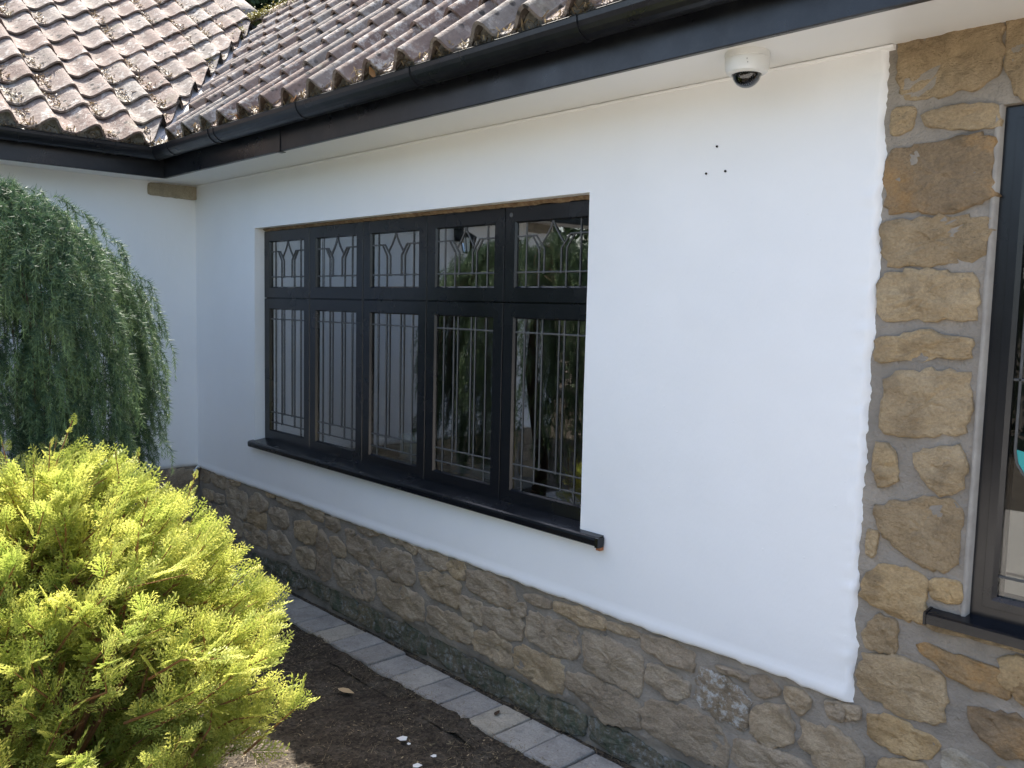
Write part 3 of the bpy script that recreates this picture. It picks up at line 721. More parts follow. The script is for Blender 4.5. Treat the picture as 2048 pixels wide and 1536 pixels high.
def field(which):
    GAUGE = GAUGES[which]
    if which == 'M':
        c, s = math.cos(math.radians(41)), math.sin(math.radians(41)); ax, up, nn = Vector((1, 0, 0)), Vector((0, c, s)), Vector((0, -s, c)); org = Vector((-6.035, -.392, EZ-.008))
        rows = int((RIDGE_Y+.38)/c/GAUGE)+1; cols = 62; side = 1
    else:
        c, s = math.cos(math.radians(34.5)), math.sin(math.radians(34.5)); ax, up, nn = Vector((0, 1, 0)), Vector((-c, 0, s)), Vector((s, 0, c)); org = Vector((.375, -4.60, EZ-.008))
        rows = int(3.95/c/GAUGE); cols = 30; side = -1
    for i in range(rows):
        for j in range(cols):
            P = org + ax*(j*COVER) + up*(i*GAUGE)
            C_ = P + ax*(COVER*.5) + up*(GAUGE*.5)
            if which == 'W' and C_.x < vtop.x:     # above the main ridge: stop at the hip
                if C_.y > RIDGE_Y - .05 - (vtop.x - C_.x)*.42: continue
            corners = [P + ax*(a*COVER*1.05) + up*(b*TLEN) for a in (0, 1) for b in (0, 1)]
            off = .03 if side == -1 else .115
            ds = [side*((q-vbot).dot(vn)) - off for q in corners]
            if which == 'M' or C_.x > vtop.x - .25:
                if max(ds) < 0.01: continue
                cut = min(ds) < 0
            else: cut = False
            if which == 'M' and (corners[0].x > 7.2): continue
            jit = Matrix.Translation(ax*random.uniform(-.004, .004) + up*random.uniform(-.008, .008) + nn*random.uniform(0, .003)) 
            R3 = Matrix((( ax.x, up.x, nn.x, P.x), (ax.y, up.y, nn.y, P.y), (ax.z, up.z, nn.z, P.z), (0, 0, 0, 1)))
            if random.random() < .06: jit = jit @ Matrix.Translation(up*random.uniform(-.025, -.01))
            R3 = jit @ R3 @ Matrix.Rotation(random.uniform(-.012, .012), 4, 'Z') @ Matrix.Rotation(random.uniform(-.010, .010), 4, 'Y')
            px = screen(C_); vis = -60 < px[0] < 2108 and -40 < px[1] < 1576
            area = abs(nn.dot((CAM-C_).normalized()))/((CAM-C_).length**2)
            jobs.append((R3, which, cut, vbot + vn*(side*off), vn*side, area if vis else 0))
field('W'); field('M')
jobs.sort(key=lambda t: -t[5])
rest = {'W': [[], [], 0], 'M': [[], [], 0]}
for k, (R3, which, cut, co, no, area) in enumerate(jobs):
    me = TILES[random.randrange(5)]
    if cut:
        bm = bmesh.new(); bm.from_mesh(me); inv = R3.inverted()
        lc = inv @ co; ln = (inv.to_3x3() @ no).normalized()
        geom = bm.verts[:] + bm.edges[:] + bm.faces[:]
        bmesh.ops.bisect_plane(bm, geom=geom, plane_co=lc, plane_no=ln, clear_inner=True)
        if len(bm.faces) == 0: bm.free(); continue
        me = bpy.data.meshes.new('roof_tile'); bm.to_mesh(me); bm.free(); me.materials.append(M['tile'])
    if k < 300 and area > 0:
        o = link('roof_tile', me, None, main_roof if which == 'M' else wing_roof); o.matrix_world = R3
    else:
        V, F, b = rest[which]
        V += [tuple(R3 @ q.co) for q in me.vertices]; F += [tuple(b+i for i in p.vertices) for p in me.polygons]; rest[which][2] += len(me.vertices)
for which, par in (('W', wing_roof), ('M', main_roof)):
    V, F, b = rest[which]
    if V: link('roof_tile_field', mesh_np('roof_tile_field', V, F, True), M['tile'], par, kind='stuff')
# mortar bedding under the tile rolls at the eaves
def bedding(which, j0, j1):
    k = MB(); S = [i/16 for i in range(17)]
    for j in range(j0, j1):
        for a_, b_ in zip(S[:-1], S[1:]):
            q = []
            for s in (a_, b_):
                h = prof_h(s) + .010; back = .022 + .012*n3((j+s)*5, 3) + .008*n3((j+s)*19, 5)
                if which == 'M': q.append(((-6.035+(j+s)*COVER, -.392+back, EZ-.035), (-6.035+(j+s)*COVER, -.392+back*.8-.02, EZ-.006+h)))
                else: q.append(((.375-back, -4.60+(j+s)*COVER, EZ-.035), (.375-back*.8+.02, -4.60+(j+s)*COVER, EZ-.006+h)))
            k.poly([q[0][0], q[1][0], q[1][1], q[0][1]])
    o = k.build('eave_bedding', M['bedding'], main_roof if which == 'M' else wing_roof)
    bm = bmesh.new(); bm.from_mesh(o.data); bmesh.ops.remove_doubles(bm, verts=bm.verts, dist=1e-5); bm.to_mesh(o.data); bm.free()
bedding('M', 30, 58); bedding('W', 4, 19)
# lead valley lining
lv = MB(); nseg = 40
for i in range(nseg):
    t0, t1 = i/nseg, (i+1)/nseg
    def row(t):
        c_ = vbot.lerp(vtop, t); w = .16
        q = [c_ - vn*w, c_ - vn*.02, c_ + vn*.02, c_ + vn*w]
        q = [Vector((p.x, p.y, max(zW(p.x), zM(p.y)))) for p in q]
        return [p + Vector((0, 0, .004 + .004*n3(p.x*9, p.y*9))) for p in q]
    a, b = row(t0), row(t1)
    for k in range(3): lv.poly([a[k], a[k+1], b[k+1], b[k]])
lv.build('valley_lead', M['leadsheet'], main_roof)
# ridge and hip tiles (half-round)
def ridge_tile(a, b, rad, par, lift):
    a, b = Vector(a), Vector(b); d = (b-a).normalized(); side = d.cross(Vector((0, 0, 1))).normalized(); up_ = side.cross(d)
    k = MB(); n = 9
    for sgn, rr in ((0, rad), (0, rad-.014)):
        for t, r2 in ((a - d*.012, rr*1.04), (b + d*.012, rr*.97)):
            for i in range(n):
                an = math.pi*i/(n-1); k.v.append(tuple(t + side*r2*math.cos(an) + up_*(r2*.8*math.sin(an)+lift)))
    for i in range(n-1):
        k.f += [(i, i+1, n+i+1, n+i), (2*n+i, 3*n+i, 3*n+i+1, 2*n+i+1), (i, 2*n+i, 2*n+i+1, i+1), (n+i, n+i+1, 3*n+i+1, 3*n+i)]
    k.build('ridge_tile', M['tile'], par, smooth=True)
x = vtop.x+.06
while x < 7.1: ridge_tile((x, RIDGE_Y, RIDGE_Z), (min(7.2, x+.32), RIDGE_Y, RIDGE_Z), .105, main_roof, .015); x += .325
hd = (Vector((-3.6, 1.15, zW(-3.6))) - vtop)
for i in range(5): ridge_tile(vtop + hd*(i/5.2+.02), vtop + hd*((i+1)/5.2+.02), .105, wing_roof, .02)

# ---------------------------------------------------------------- rooms behind the windows
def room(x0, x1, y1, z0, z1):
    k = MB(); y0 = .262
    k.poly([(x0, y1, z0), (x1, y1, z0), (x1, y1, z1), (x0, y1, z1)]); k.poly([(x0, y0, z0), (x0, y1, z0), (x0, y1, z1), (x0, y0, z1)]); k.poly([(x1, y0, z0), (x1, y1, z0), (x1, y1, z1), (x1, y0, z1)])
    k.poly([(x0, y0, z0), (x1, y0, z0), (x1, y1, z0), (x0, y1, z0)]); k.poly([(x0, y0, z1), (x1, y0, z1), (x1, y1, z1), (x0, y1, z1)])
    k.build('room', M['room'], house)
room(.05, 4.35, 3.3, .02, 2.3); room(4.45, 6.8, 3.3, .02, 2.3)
MB().quadbox(.80, 3.42, .12, .34, .835, .860).build('inner_sill', m_simple("dark_inner_sill", (.06, .05, .045), .35), house)

# ---------------------------------------------------------------- main window
FY = .044
def ring(k, x0, x1, z0, z1, w, yf, bead, yb):
    """mitred casement: flat front, a chamfered bead towards the glass, closed to the back"""
    O = [(x0, z0), (x1, z0), (x1, z1), (x0, z1)]; I_ = [(x0+w, z0+w), (x1-w, z0+w), (x1-w, z1-w), (x0+w, z1-w)]; b = bead
    I2 = [(x0+w+b, z0+w+b), (x1-w-b, z0+w+b), (x1-w-b, z1-w-b), (x0+w+b, z1-w-b)]
    e = .0015
    O2 = [(x0-e, z0-e), (x1+e, z0-e), (x1+e, z1+e), (x0-e, z1+e)]
    loops = [(O2, yb), (O2, yf+.003), (O, yf), (I_, yf), (I2, yf+.010), (I2, yb)]
    base = len(k.v)
    for L, y in loops: k.v += [(p[0], y, p[1]) for p in L]
    for a in range(len(loops)-1):
        for i in range(4): j = (i+1) % 4; k.f.append((base+a*4+i, base+a*4+j, base+a*4+4+j, base+a*4+4+i))
    return k
wf_ = MB()
wf_.quadbox(WX0+.002, WX1+.03, FY+.016, FY+.075, .806, .83); wf_.quadbox(WX0+.002, WX1+.03, FY+.016, FY+.075, 2.018, 2.036)
XS = [WX0 + .5165*k for k in range(6)]
for x in XS: wf_.quadbox(x-.022 if x > 1 else WX0+.002, x+.022, FY+.0165, FY+.074, .8305, 2.0175)
wf_.quadbox(WX0+.003, WX1+.03, FY+.017, FY+.0735, 1.62, 1.675)
window = wf_.build('window', M['upvc'], house)
window['label'] = 'wide black ten-light window with leaded glass'
def strip(k, a, b, y, w=.0072, h=.0025):
    a, b = Vector((a[0], 0, a[1])), Vector((b[0], 0, b[1])); d = (b-a).normalized(); s = Vector((-d.z, 0, d.x))*(w/2)
    base = len(k.v)
    for p in (a, b):
        for q, yy_ in ((p-s, y), (p-s*.6, y-h), (p+s*.6, y-h), (p+s, y)): k.v.append((q.x, yy_, q.z))
    k.f += [(base, base+1, base+5, base+4), (base+1, base+2, base+6, base+5), (base+2, base+3, base+7, base+6), (base, base+3, base+2, base+1), (base+4, base+5, base+6, base+7)]
def solder(k, p, y):
    base = len(k.v); n = 8; r_ = .0075
    for i in range(n): a = 2*math.pi*i/n; k.v.append((p[0]+r_*math.cos(a), y-.0022, p[1]+r_*math.sin(a)))
    k.v.append((p[0], y-.0042, p[1]))
    for i in range(n): k.f.append((base+i, base+(i+1) % n, base+n))
def lead_pattern(x0, x1, z0, z1, upper, y):
    k = MB(); P = lambda u, v: (x0+(x1-x0)*u, z1-(z1-z0)*v)
    def ln(*pts, w=.0072):
        for a, b in zip(pts[:-1], pts[1:]): strip(k, P(*a), P(*b), y, w)
    if upper:
        ln((.135, 0), (.135, 1)); ln((.865, 0), (.865, 1)); ln((0, .775), (1, .775))
        ln((0, .215), (.215, .215), (.315, .42), (.315, 1)); ln((.215, .215), (.27, .215), (.385, .42), (.385, .775))
        ln((1, .215), (.785, .215), (.685, .42), (.685, 1)); ln((.785, .215), (.73, .215), (.615, .42), (.615, .775))
        ln((.35, .345), (.42, .215), (.47, .10), (.50, .01), (.53, .10), (.58, .215), (.65, .345))
        for q in ((.135, .215), (.865, .215), (.135, .775), (.865, .775), (.315, .775), (.385, .775), (.615, .775), (.685, .775), (.5, .02)): solder(k, P(*q), y)
    else:
        for u in (.135, .865): ln((u, 0), (u, 1))
        for u in (.315, .685): ln((u, 0), (u, .935))
        for u in (.385, .615): ln((u, 0), (u, .85))
        ln((0, .08), (1, .08)); ln((0, .85), (1, .85)); ln((0, .935), (1, .935))
        for u in (.135, .315, .385, .615, .685, .865): solder(k, P(u, .08), y)
        for u in (.135, .315, .385, .615, .685, .865): solder(k, P(u, .85), y)
        for u in (.135, .315, .685, .865): solder(k, P(u, .935), y)
    return k
for c in range(5):
    x0, x1 = XS[c]+.004, XS[c+1]-.004
    if c == 4: x1 += .012
    for up_, z0, z1 in ((1, 1.6475, 2.024), (0, .816, 1.6405)):
        w = .056; ring(MB(), x0, x1, z0, z1, w, FY, .006, FY+.06)
        cs = ring(MB(), x0, x1, z0, z1, w, FY, .006, FY+.06).build('casement', M['upvc'], window)
        gx0, gx1, gz0, gz1 = x0+w+.004, x1-w-.004, z0+w+.004, z1-w-.004
        tl = random.uniform(-.0012, .0012); tv = random.uniform(-.0012, .0012)
        yg = FY+.014
        MB().poly([(gx0, yg+tl, gz0), (gx1, yg-tl, gz0), (gx1, yg-tl+tv, gz1), (gx0, yg+tl+tv, gz1)]).build('pane', M['glass'], window, recalc=False)
        MB().poly([(gx0, yg+.020, gz0), (gx1, yg+.0205, gz0), (gx1, yg+.021, gz1), (gx0, yg+.0205, gz1)]).build('pane', M['glass_in'], window, recalc=False)
        lead_pattern(gx0, gx1, gz0, gz1, up_, yg-.0022).build('lead_came', M['lead'], window)
sp = [(.075, .800), (.075, .822), (.040, .819), (-.040, .808), (-.049, .804), (-.052, .796), (-.050, .776), (-.046, .773), (-.036, .773), (-.034, .79), (0, .795)]
MB().sweep(sp, 'x', .795, 3.515, closed=True).build('window_sill', M['upvc'], window)
MB().sweep([(-.0535, .806), (-.0535, .771), (-.02, .771), (-.018, .806)], 'x', 3.506, 3.521, closed=True).build('sill_end_cap', M['upvc'], window)
MB().quadbox(3.498, 3.516, -.036, -.012, .757, .7705).build('brick_packer', m_simple("orange_brick", (.36, .14, .06), .9), window)
vb = MB().lathe([(0, .003), (.008, .003), (.010, 0), (0, 0)], (0, 0, 0), 12).build('vent_button', M['lead'], window)
vb.rotation_euler = (math.radians(90), 0, 0); vb.location = (2.925, FY-.0005, 1.995)

# ---------------------------------------------------------------- right-hand window, cut by the picture edge
VY = .020
wf2 = MB(); wf2.quadbox(VX0+.002, VX1-.002, VY+.02, VY+.08, VZ0+.002, VZ0+.02); wf2.quadbox(VX0+.002, VX1-.002, VY+.02, VY+.08, VZ1-.05, VZ1-.002)
window2 = wf2.build('window', M['upvc'], house); window2['label'] = 'black leaded window in the stone wall at the right'
for x0, x1 in ((VX0+.003, VX0+.68), (VX0+.684, VX1-.003)):
    k = MB(); ring(k, x0, x1, VZ0+.012, VZ1-.004, .030, VY, .006, VY+.07); k.build('casement', M['upvc'], window2)
    k = MB(); ring(k, x0+.031, x1-.031, VZ0+.043, VZ1-.035, .020, VY-.006, .010, VY+.06); k.build('casement', M['upvc'], window2)
    gx0, gx1, gz0, gz1 = x0+.058, x1-.058, VZ0+.07, VZ1-.062; yg = VY+.012
    MB().poly([(gx0, yg, gz0), (gx1, yg, gz0), (gx1, yg, gz1), (gx0, yg, gz1)]).build('pane', M['glass_r'], window2, recalc=False)
    MB().poly([(gx0, yg+.02, gz0), (gx1, yg+.02, gz0), (gx1, yg+.0205, gz1), (gx0, yg+.0205, gz1)]).build('pane', M['glass_r'], window2, recalc=False)
    k = MB(); y = yg-.0022; P = lambda u, v: (gx0+u, gz0+v)
    hgt = gz1-gz0
    for z in (.055, .56): strip(k, P(0, z), P(gx1-gx0, z), y)
    strip(k, P(.020, 0), P(.020, .36), y) if False else None
    pts = [(.018, hgt), (.018, .38), (.024, .35), (.04, .325), (.07, .30), (.12, .285)]
    for a, b in zip(pts[:-1], pts[1:]): strip(k, P(*a), P(*b), y)
    k.build('lead_came', M['lead'], window2)
    MB().poly([(P(*q)[0], yg-.0012, P(*q)[1]) for q in ((.020, .385), (.026, .352), (.042, .328), (.07, .304), (.12, .29), (.12, .37), (.08, .375), (.045, .38))]).build('stained_glass', M['teal'], window2)
sp2 = [(.09, .836), (.09, .862), (.02, .858), (-.036, .850), (-.043, .846), (-.045, .822), (-.03, .818), (.0, .834)]
MB().sweep(sp2, 'x', 4.655, 6.2, closed=True).build('window_sill', M['upvc'], window2)
MB().sweep([(-.0465, .852), (-.0465, .818), (.0, .818), (.0, .8565)], 'x', 4.648, 4.6545, closed=True).build('sill_end_cap', M['upvc'], window2)
# ---------------------------------------------------------------- edging pavers along the wall
edging = MB().quadbox(.05, 5.9, -.232, .0, -.06, -.014).build('edging_path', M['ground'], None, kind='structure')
joints = [.15]
while joints[-1] < 5.8: joints.append(joints[-1] + .170 + random.uniform(-.006, .006))
for a, b in zip(joints[:-1], joints[1:]):
    w = (b-a-.007)/2; d = .103; k = MB(); n = 5
    hv = random.uniform(-.003, .004); tx, ty = random.uniform(-.012, .012), random.uniform(-.012, .012)
    prof = [(1, -.045), (1, -.006), (.985, -.001), (.95, .001)]
    base_loop = []
    for s, t, seg in ((-1, -1, (1, 0)), (1, -1, (0, 1)), (1, 1, (-1, 0)), (-1, 1, (0, -1))):
        for q in range(n): base_loop.append((s+seg[0]*2*q/n, t+seg[1]*2*q/n))
    m_ = len(base_loop)
    for s, z in prof:
        for (u, v_) in base_loop:
            jx = .0025*n3(u*3+a*9, v_*3, 5); X = u*(w-(1-s)*.08) + jx; Y_ = v_*(d-(1-s)*.08) + jx
            k.v.append((X, Y_, z + hv + tx*X + ty*Y_ + .0016*n3(u*2, v_*2, a*20)))
    for r_ in range(len(prof)-1):
        for i in range(m_): j = (i+1) % m_; k.f.append((r_*m_+i, r_*m_+j, (r_+1)*m_+j, (r_+1)*m_+i))
    k.v.append((0, 0, .001+hv)); e = len(k.v)-1; o_ = (len(prof)-1)*m_
    for i in range(m_): k.f.append((o_+i, o_+(i+1) % m_, e))
    o = k.build('paver', M['paver'], edging); o.location = ((a+b)/2, -.128 + random.uniform(-.004, .004), .0)

sx_ = np.linspace(.3, 5.6, 320); sy_ = np.linspace(-.34, -.15, 16)
sv = np.array([(x, y, -.006 - .16*(y+.235)*(1 if y > -.235 else -.10) + .016*n3(x*5, y*6, 2) + .010*n3(x*17, y*17, 4) + .004*n3(x*50, y*50)) for y in sy_ for x in sx_])
gi = np.arange(len(sv)).reshape(16, 320); sf = np.stack([gi[:-1, :-1], gi[:-1, 1:], gi[1:, 1:], gi[1:, :-1]], -1).reshape(-1, 4)
link('soil_spill', mesh_np('soil_spill', sv, sf, True), M['ground'], kind='structure')

# ---------------------------------------------------------------- security camera under the soffit
cc = empty('security_camera', (4.135, -.195, SZ), 'white dome security camera with dark lens bubble under the white soffit', 'camera')
hm = MB().lathe([(.0, 0), (.060, 0), (.0615, -.004), (.0615, -.016), (.0605, -.0175), (.0605, -.019), (.0612, -.020), (.0605, -.044), (.055, -.055), (.0455, -.060), (.041, -.060), (.040, -.050), (0, -.050)], (0, 0, 0), 48).build('housing', M['white_plastic'], cc, smooth=True)
bm = bmesh.new(); bm.from_mesh(hm.data)
for e in bm.edges:
    if len(e.link_faces) == 2 and e.calc_face_angle(0) > .5: e.smooth = False
bm.to_mesh(hm.data); bm.free()
dome = [(.040*math.sin(a), -.056-.040*math.cos(a)*.98) for a in np.linspace(0, math.pi/2, 12)]
MB().lathe(dome[::-1], (0, 0, 0), 40).build('dome', m_glass("smoked_dome", tint=(.42, .43, .45), boost=1.6), cc, smooth=True)
eye = MB().lathe([(.031*math.sin(a), -.058-.031*math.cos(a)) for a in np.linspace(math.pi, 0, 14)], (0, 0, 0), 28).build('camera_eye', M['upvc'], cc, smooth=True)
vd = Vector((.35, -.75, -.62)).normalized(); u_ = vd.orthogonal().normalized(); w_ = vd.cross(u_); cen = Vector((0, 0, -.058))
for i in range(20):
    a = 2*math.pi*i/20; p = cen + (vd*.80 + (u_*math.cos(a)+w_*math.sin(a))*.62).normalized()*.0315
    MB().lathe([(0, .0013), (.0011, .0005), (.0013, -.0006), (0, -.0013)], p, 6).build('infrared_lamp', M['white_plastic'], eye)
p = cen + vd*.030
k = MB(); b0 = len(k.v); 
k.tube([p-vd*.006, p+vd*.003], [.0095, .0095], 16); k.build('lens', m_simple("lens_barrel", (.10, .10, .11), .3), eye)
MB().tube([p+vd*.002, p+vd*.0035], [.0055, .0055], 12).build('lens', m_simple("lens_glass", (.004, .004, .006), .05), eye)
ink = m_simple("dark_grey_print", (.06, .06, .06), .7)
for (an, z, hh) in ((-1.02, -.031, .0035), (-.98, -.0405, .003)):
    c_, s_ = math.cos(an), math.sin(an); R_ = .0616
    MB().tube([(R_*c_, R_*s_, z-hh/2), (R_*c_*1.001, R_*s_*1.001, z+hh/2)], [.0008, .0008], 5).build('print_mark', ink, cc)

# ---------------------------------------------------------------- lantern and ornament on the wing wall (seen mirrored in the panes)
ln_ = empty('wall_lantern', (.012, -2.09, 2.15), 'black wall lantern with glass sides mirrored in the upper fourth pane', 'lantern')
k = MB(); k.quadbox(.0, .012, -.045, .045, -.02, .10); k.tube([(.01, 0, .05), (.06, 0, .10), (.11, 0, .085), (.12, 0, .05)], [.008]*4, 6); k.build('bracket', M['upvc'], ln_)
k = MB(); k.lathe([(0, .05), (.02, .045), (.07, .015), (.072, .008), (0, .008)], (.12, 0, 0), 6); k.lathe([(0, -.125), (.035, -.12), (.04, -.11), (0, -.11)], (.12, 0, 0), 6)
for i in range(6):
    a = math.pi/3*i; k.tube([(.12+.064*math.cos(a), .064*math.sin(a), .01), (.12+.038*math.cos(a), .038*math.sin(a), -.112)], [.004, .004], 5)
k.build('cage', M['upvc'], ln_)
MB().lathe([(.060, .008), (.036, -.11)], (.12, 0, 0), 6).build('glass', M['lampglass'], ln_)
orn = MB(); pts = []
for i in range(40):
    a = 2*math.pi*i/40; r_ = .075 + .018*math.cos(5*a) + .01*math.cos(3*a+1); pts.append((r_*math.cos(a), r_*math.sin(a)))
for x_ in (0, .02): orn.v += [(x_, p[0], p[1]*.9) for p in pts]
orn.f += [tuple(range(40))[::-1], tuple(range(40, 80))] + [(i, (i+1) % 40, 40+(i+1) % 40, 40+i) for i in range(40)]
o = orn.build('wall_ornament', M['rust'], None, bevel=.006); o.location = (.014, -2.06, 1.79); o['label'] = 'rust-brown scalloped wall ornament mirrored low in the upper fourth pane'; o['category'] = 'ornament'

# ---------------------------------------------------------------- things on the inner sill
def box_thing(name, x0, x1, y0, y1, z0, z1, mat, label, cat):
    t = empty(name, ((x0+x1)/2, (y0+y1)/2, z0), label, cat); w, d, h = (x1-x0)/2, (y1-y0)/2, z1-z0
    return t, w, d, h
t, w, d, h = box_thing('storage_box', 2.03, 2.30, .15, .31, .861, .985, None, 'white lidded card box on the sill inside the third pane', 'box')
MB().quadbox(-w, w, -d, d, 0, h-.028).build('box_body', M['cardboard'], t, bevel=.003)
MB().quadbox(-w-.004, w+.004, -d-.004, d+.004, h-.027, h).build('lid', M['cardboard'], t, bevel=.003)
MB().quadbox(-.09, -.03, -d-.0015, -d-.0005, .035, .07).build('printed_label', m_simple("grey_print", (.35, .36, .38), .6), t)
t = empty('bowl', (1.70, .22, .861), 'small white bowl on the sill inside the second pane', 'bowl')
MB().lathe([(0, .004), (.035, .002), (.038, 0), (.045, .012), (.058, .045), (.060, .050), (.056, .050), (.042, .015), (0, .010)], (0, 0, 0), 28).build('bowl_body', M['white_plastic'], t, smooth=True)
t = empty('tray', (2.62, .22, .861), 'grey shallow tray on the sill inside the fourth pane', 'tray')
MB().quadbox(-.13, .13, -.07, .07, 0, .012).build('tray_base', m_simple("grey_tray", (.20, .21, .22), .4), t, bevel=.002)
k = MB(); k.quadbox(-.13, .13, -.07, -.062, .0125, .028); k.quadbox(-.13, .13, .062, .07, .0125, .028); k.quadbox(-.13, -.122, -.0615, .0615, .0125, .028); k.quadbox(.122, .13, -.0615, .0615, .0125, .028); k.build('tray_rim', m_simple("grey_tray_rim", (.24, .25, .26), .4), t)
# cable stub in the inner corner
cb = MB().tube([(.03, -.005, .535), (.035, -.03, .53), (.03, -.045, .515), (.028, -.047, .49)], [.011, .012, .011, .008], 8).build('cable_end', M['white_plastic'], None, smooth=True)
cb['label'] = 'short white cable end poking out where the two walls meet'; cb['category'] = 'cable'

# ---------------------------------------------------------------- foliage helpers
def place(templ_v, templ_f, templ_a, mats, offs):
    """templates (n,3) placed by rotation matrices (k,3,3) and offsets (k,3)"""
    V = np.einsum('kij,nj->kni', mats, templ_v) + offs[:, None, :]
    k, n = len(offs), len(templ_v)
    F = (templ_f[None] + (np.arange(k)*n)[:, None, None]).reshape(-1, 3)
    A = np.tile(templ_a, k)*np.repeat(rng.uniform(.45, 1.12, k), n)
    return V.reshape(-1, 3), F, np.clip(A, 0, 1)
def frames(fwd, upv):
    f = fwd/np.linalg.norm(fwd, axis=1, keepdims=True)
    s = np.cross(upv, f); s /= np.maximum(np.linalg.norm(s, axis=1, keepdims=True), 1e-6); u = np.cross(f, s)
    return np.stack([f, s, u], -1)        # columns: x forward, y side, z up
def foliage(name, parts, mat, parent, **props):
    Vs, Fs, As, b = [], [], [], 0
    for V, F, A in parts: Vs.append(V); Fs.append(F+b); As.append(A); b += len(V)
    me = mesh_np(name, np.concatenate(Vs), np.concatenate(Fs))
    at = me.attributes.new('tip', 'FLOAT', 'POINT'); at.data.foreach_set('value', np.concatenate(As).astype(np.float32))
    return link(name, me, mat, parent, **props)
def spray_template(seed, nb=12):
    r_ = np.random.default_rng(seed); v = []; f = []; a = []
    def tri(p, d, l, w, t0, t1):
        d = d/np.linalg.norm(d); s = np.array([-d[1], d[0], 0]); b = len(v)
        q = p + d*l
        v.extend([p - s*w, p + d*l*.45 + s*w + np.array([0, 0, w*.6]), q, p + d*l*.45 - s*w*1.0 + np.array([0, 0, -w*.2])])
        a.extend([t0, (t0+t1)/2, t1, (t0+t1)/2]); f.extend([(b, b+1, b+2), (b, b+2, b+3)])
    def bend(x): return -.16*x*x
    tri(np.zeros(3), np.array([1, 0, -.12]), 1.0, .012, .1, .8)
    for i in range(nb):
        t = .06 + .90*i/nb; sg = 1 if i % 2 else -1
        L_ = (.44*(1-t)**.85 + .07)*r_.uniform(.8, 1.15); an = math.radians(r_.uniform(34, 48))*sg
        p0 = np.array([t, 0, bend(t)]); d = np.array([math.cos(an), math.sin(an), -.08+r_.normal(0, .08)])
        tri(p0, d, L_, .018, .1+.3*t, .85)
        m_ = max(2, int(L_/.070))
        for j in range(m_):
            tt = (j+.6)/(m_+.3); s2 = 1 if j % 2 else -1
            a2 = an + s2*math.radians(r_.uniform(30, 44)); p1 = p0 + d/np.linalg.norm(d)*L_*tt
            l2 = (.155*(1-.55*tt))*r_.uniform(.8, 1.2)
            tri(p1, np.array([math.cos(a2), math.sin(a2), r_.normal(0, .15)]), l2, .021, .30+.3*tt, 1.0)
    return np.array(v), np.array(f), np.array(a)

# ---------------------------------------------------------------- golden conifer in the foreground
BC = np.array([2.60, -1.63])
def bush_r(z):
    return np.interp(z, [0, .12, .35, .55, .75, .90, 1.02, 1.12], [.22, .38, .72, .81, .68, .51, .32, .10])
gold_bush = empty('golden_conifer', (BC[0], BC[1], 0), 'bright golden yellow conifer bush with feathery sprays in front of the dark weeping tree', 'bush')
temps = [spray_template(s) for s in range(6)]
branches = []
nbr = 520
for i in range(nbr):
    z = .03 + 1.07*rng.random()**.85
    th = rng.uniform(0, 2*math.pi); lob = 1 - .34*max(0, math.cos(th-2.5))**2 + .09*math.sin(3*th+1.2) + .06*math.sin(7*th+z*9) + .05*math.sin(5*z*6)
    r_ = float(bush_r(z))*lob*rng.uniform(.86, 1.04)
    out = np.array([math.cos(th), math.sin(th), 0.]); tip = np.array([BC[0], BC[1], z]) + out*r_
    steep = .55 + 1.0*max(0, (z-.5)); d = out*(1.0) + np.array([0, 0, steep]) + rng.normal(0, .16, 3); d /= np.linalg.norm(d)
    branches.append((tip, d, rng.uniform(.24, .36), False))
for i in range(46):                                   # long leading shoots with bare reddish stems
    z = rng.uniform(.45, 1.12); th = rng.uniform(0, 2*math.pi); rr = float(bush_r(z))*rng.uniform(.5, 1.0)
    d = np.array([.35*math.cos(th), .35*math.sin(th), 1.0]) + rng.normal(0, .12, 3)
    branches.append((np.array([BC[0]+rr*math.cos(th), BC[1]+rr*math.sin(th), z + rng.uniform(.05, .13)]), d/np.linalg.norm(d), rng.uniform(.26, .36), True))
for i in range(170):                                  # older foliage inside the shell
    z = rng.uniform(.08, .85); th = rng.uniform(0, 2*math.pi); out = np.array([math.cos(th), math.sin(th), 0.])
    d = out + np.array([0, 0, .5]) + rng.normal(0, .3, 3); branches.append((np.array([BC[0], BC[1], z]) + out*float(bush_r(z))*rng.uniform(.55, .78), d/np.linalg.norm(d), .26, False))
P_, Fw, Up, Sc, Ti = [], [], [], [], []
stem = MB()
for tip, d, l, leader in branches:
    base = tip - d*l
    side = np.cross(d, [0, 0, 1.]); side /= np.linalg.norm(side)+1e-6
    ns = 13 if not leader else 9
    cur = rng.normal(0, .03, 3)
    for j in range(ns):
        t = (j+.5)/ns; p = base + d*l*t + cur*math.sin(math.pi*t)
        ang = rng.uniform(0, 2*math.pi) if not leader else (j % 2)*math.pi + rng.normal(0, .5)
        lat = side*math.cos(ang) + np.cross(side, d)*math.sin(ang)
        f = d*(.75 + .5*t) + lat*(.85 - .45*t) + np.array([0, 0, .35]); 
        if leader: f = d*1.0 + lat*(.6)
        P_.append(p); Fw.append(f); Up.append(np.array([0, 0, 1.]) + d*.2 + rng.normal(0, .45, 3))
        Sc.append((.128 - .055*t*(1.0 if leader else .5))*rng.uniform(.75, 1.15)*((1.0-.5*t) if leader else 1)); Ti.append(1)
    P_.append(tip); Fw.append(d + rng.normal(0, .1, 3)); Up.append(side + rng.normal(0, .3, 3)); Sc.append((.040 if leader else .085)*rng.uniform(.8, 1.1))
    stem.tube([base, base+d*l*.5+cur, tip+d*.02], [.0045, .003, .0014], 5)
P_, Fw, Up, Sc = np.array(P_), np.array(Fw), np.array(Up), np.array(Sc)
mats = frames(Fw, Up)*Sc[:, None, None]
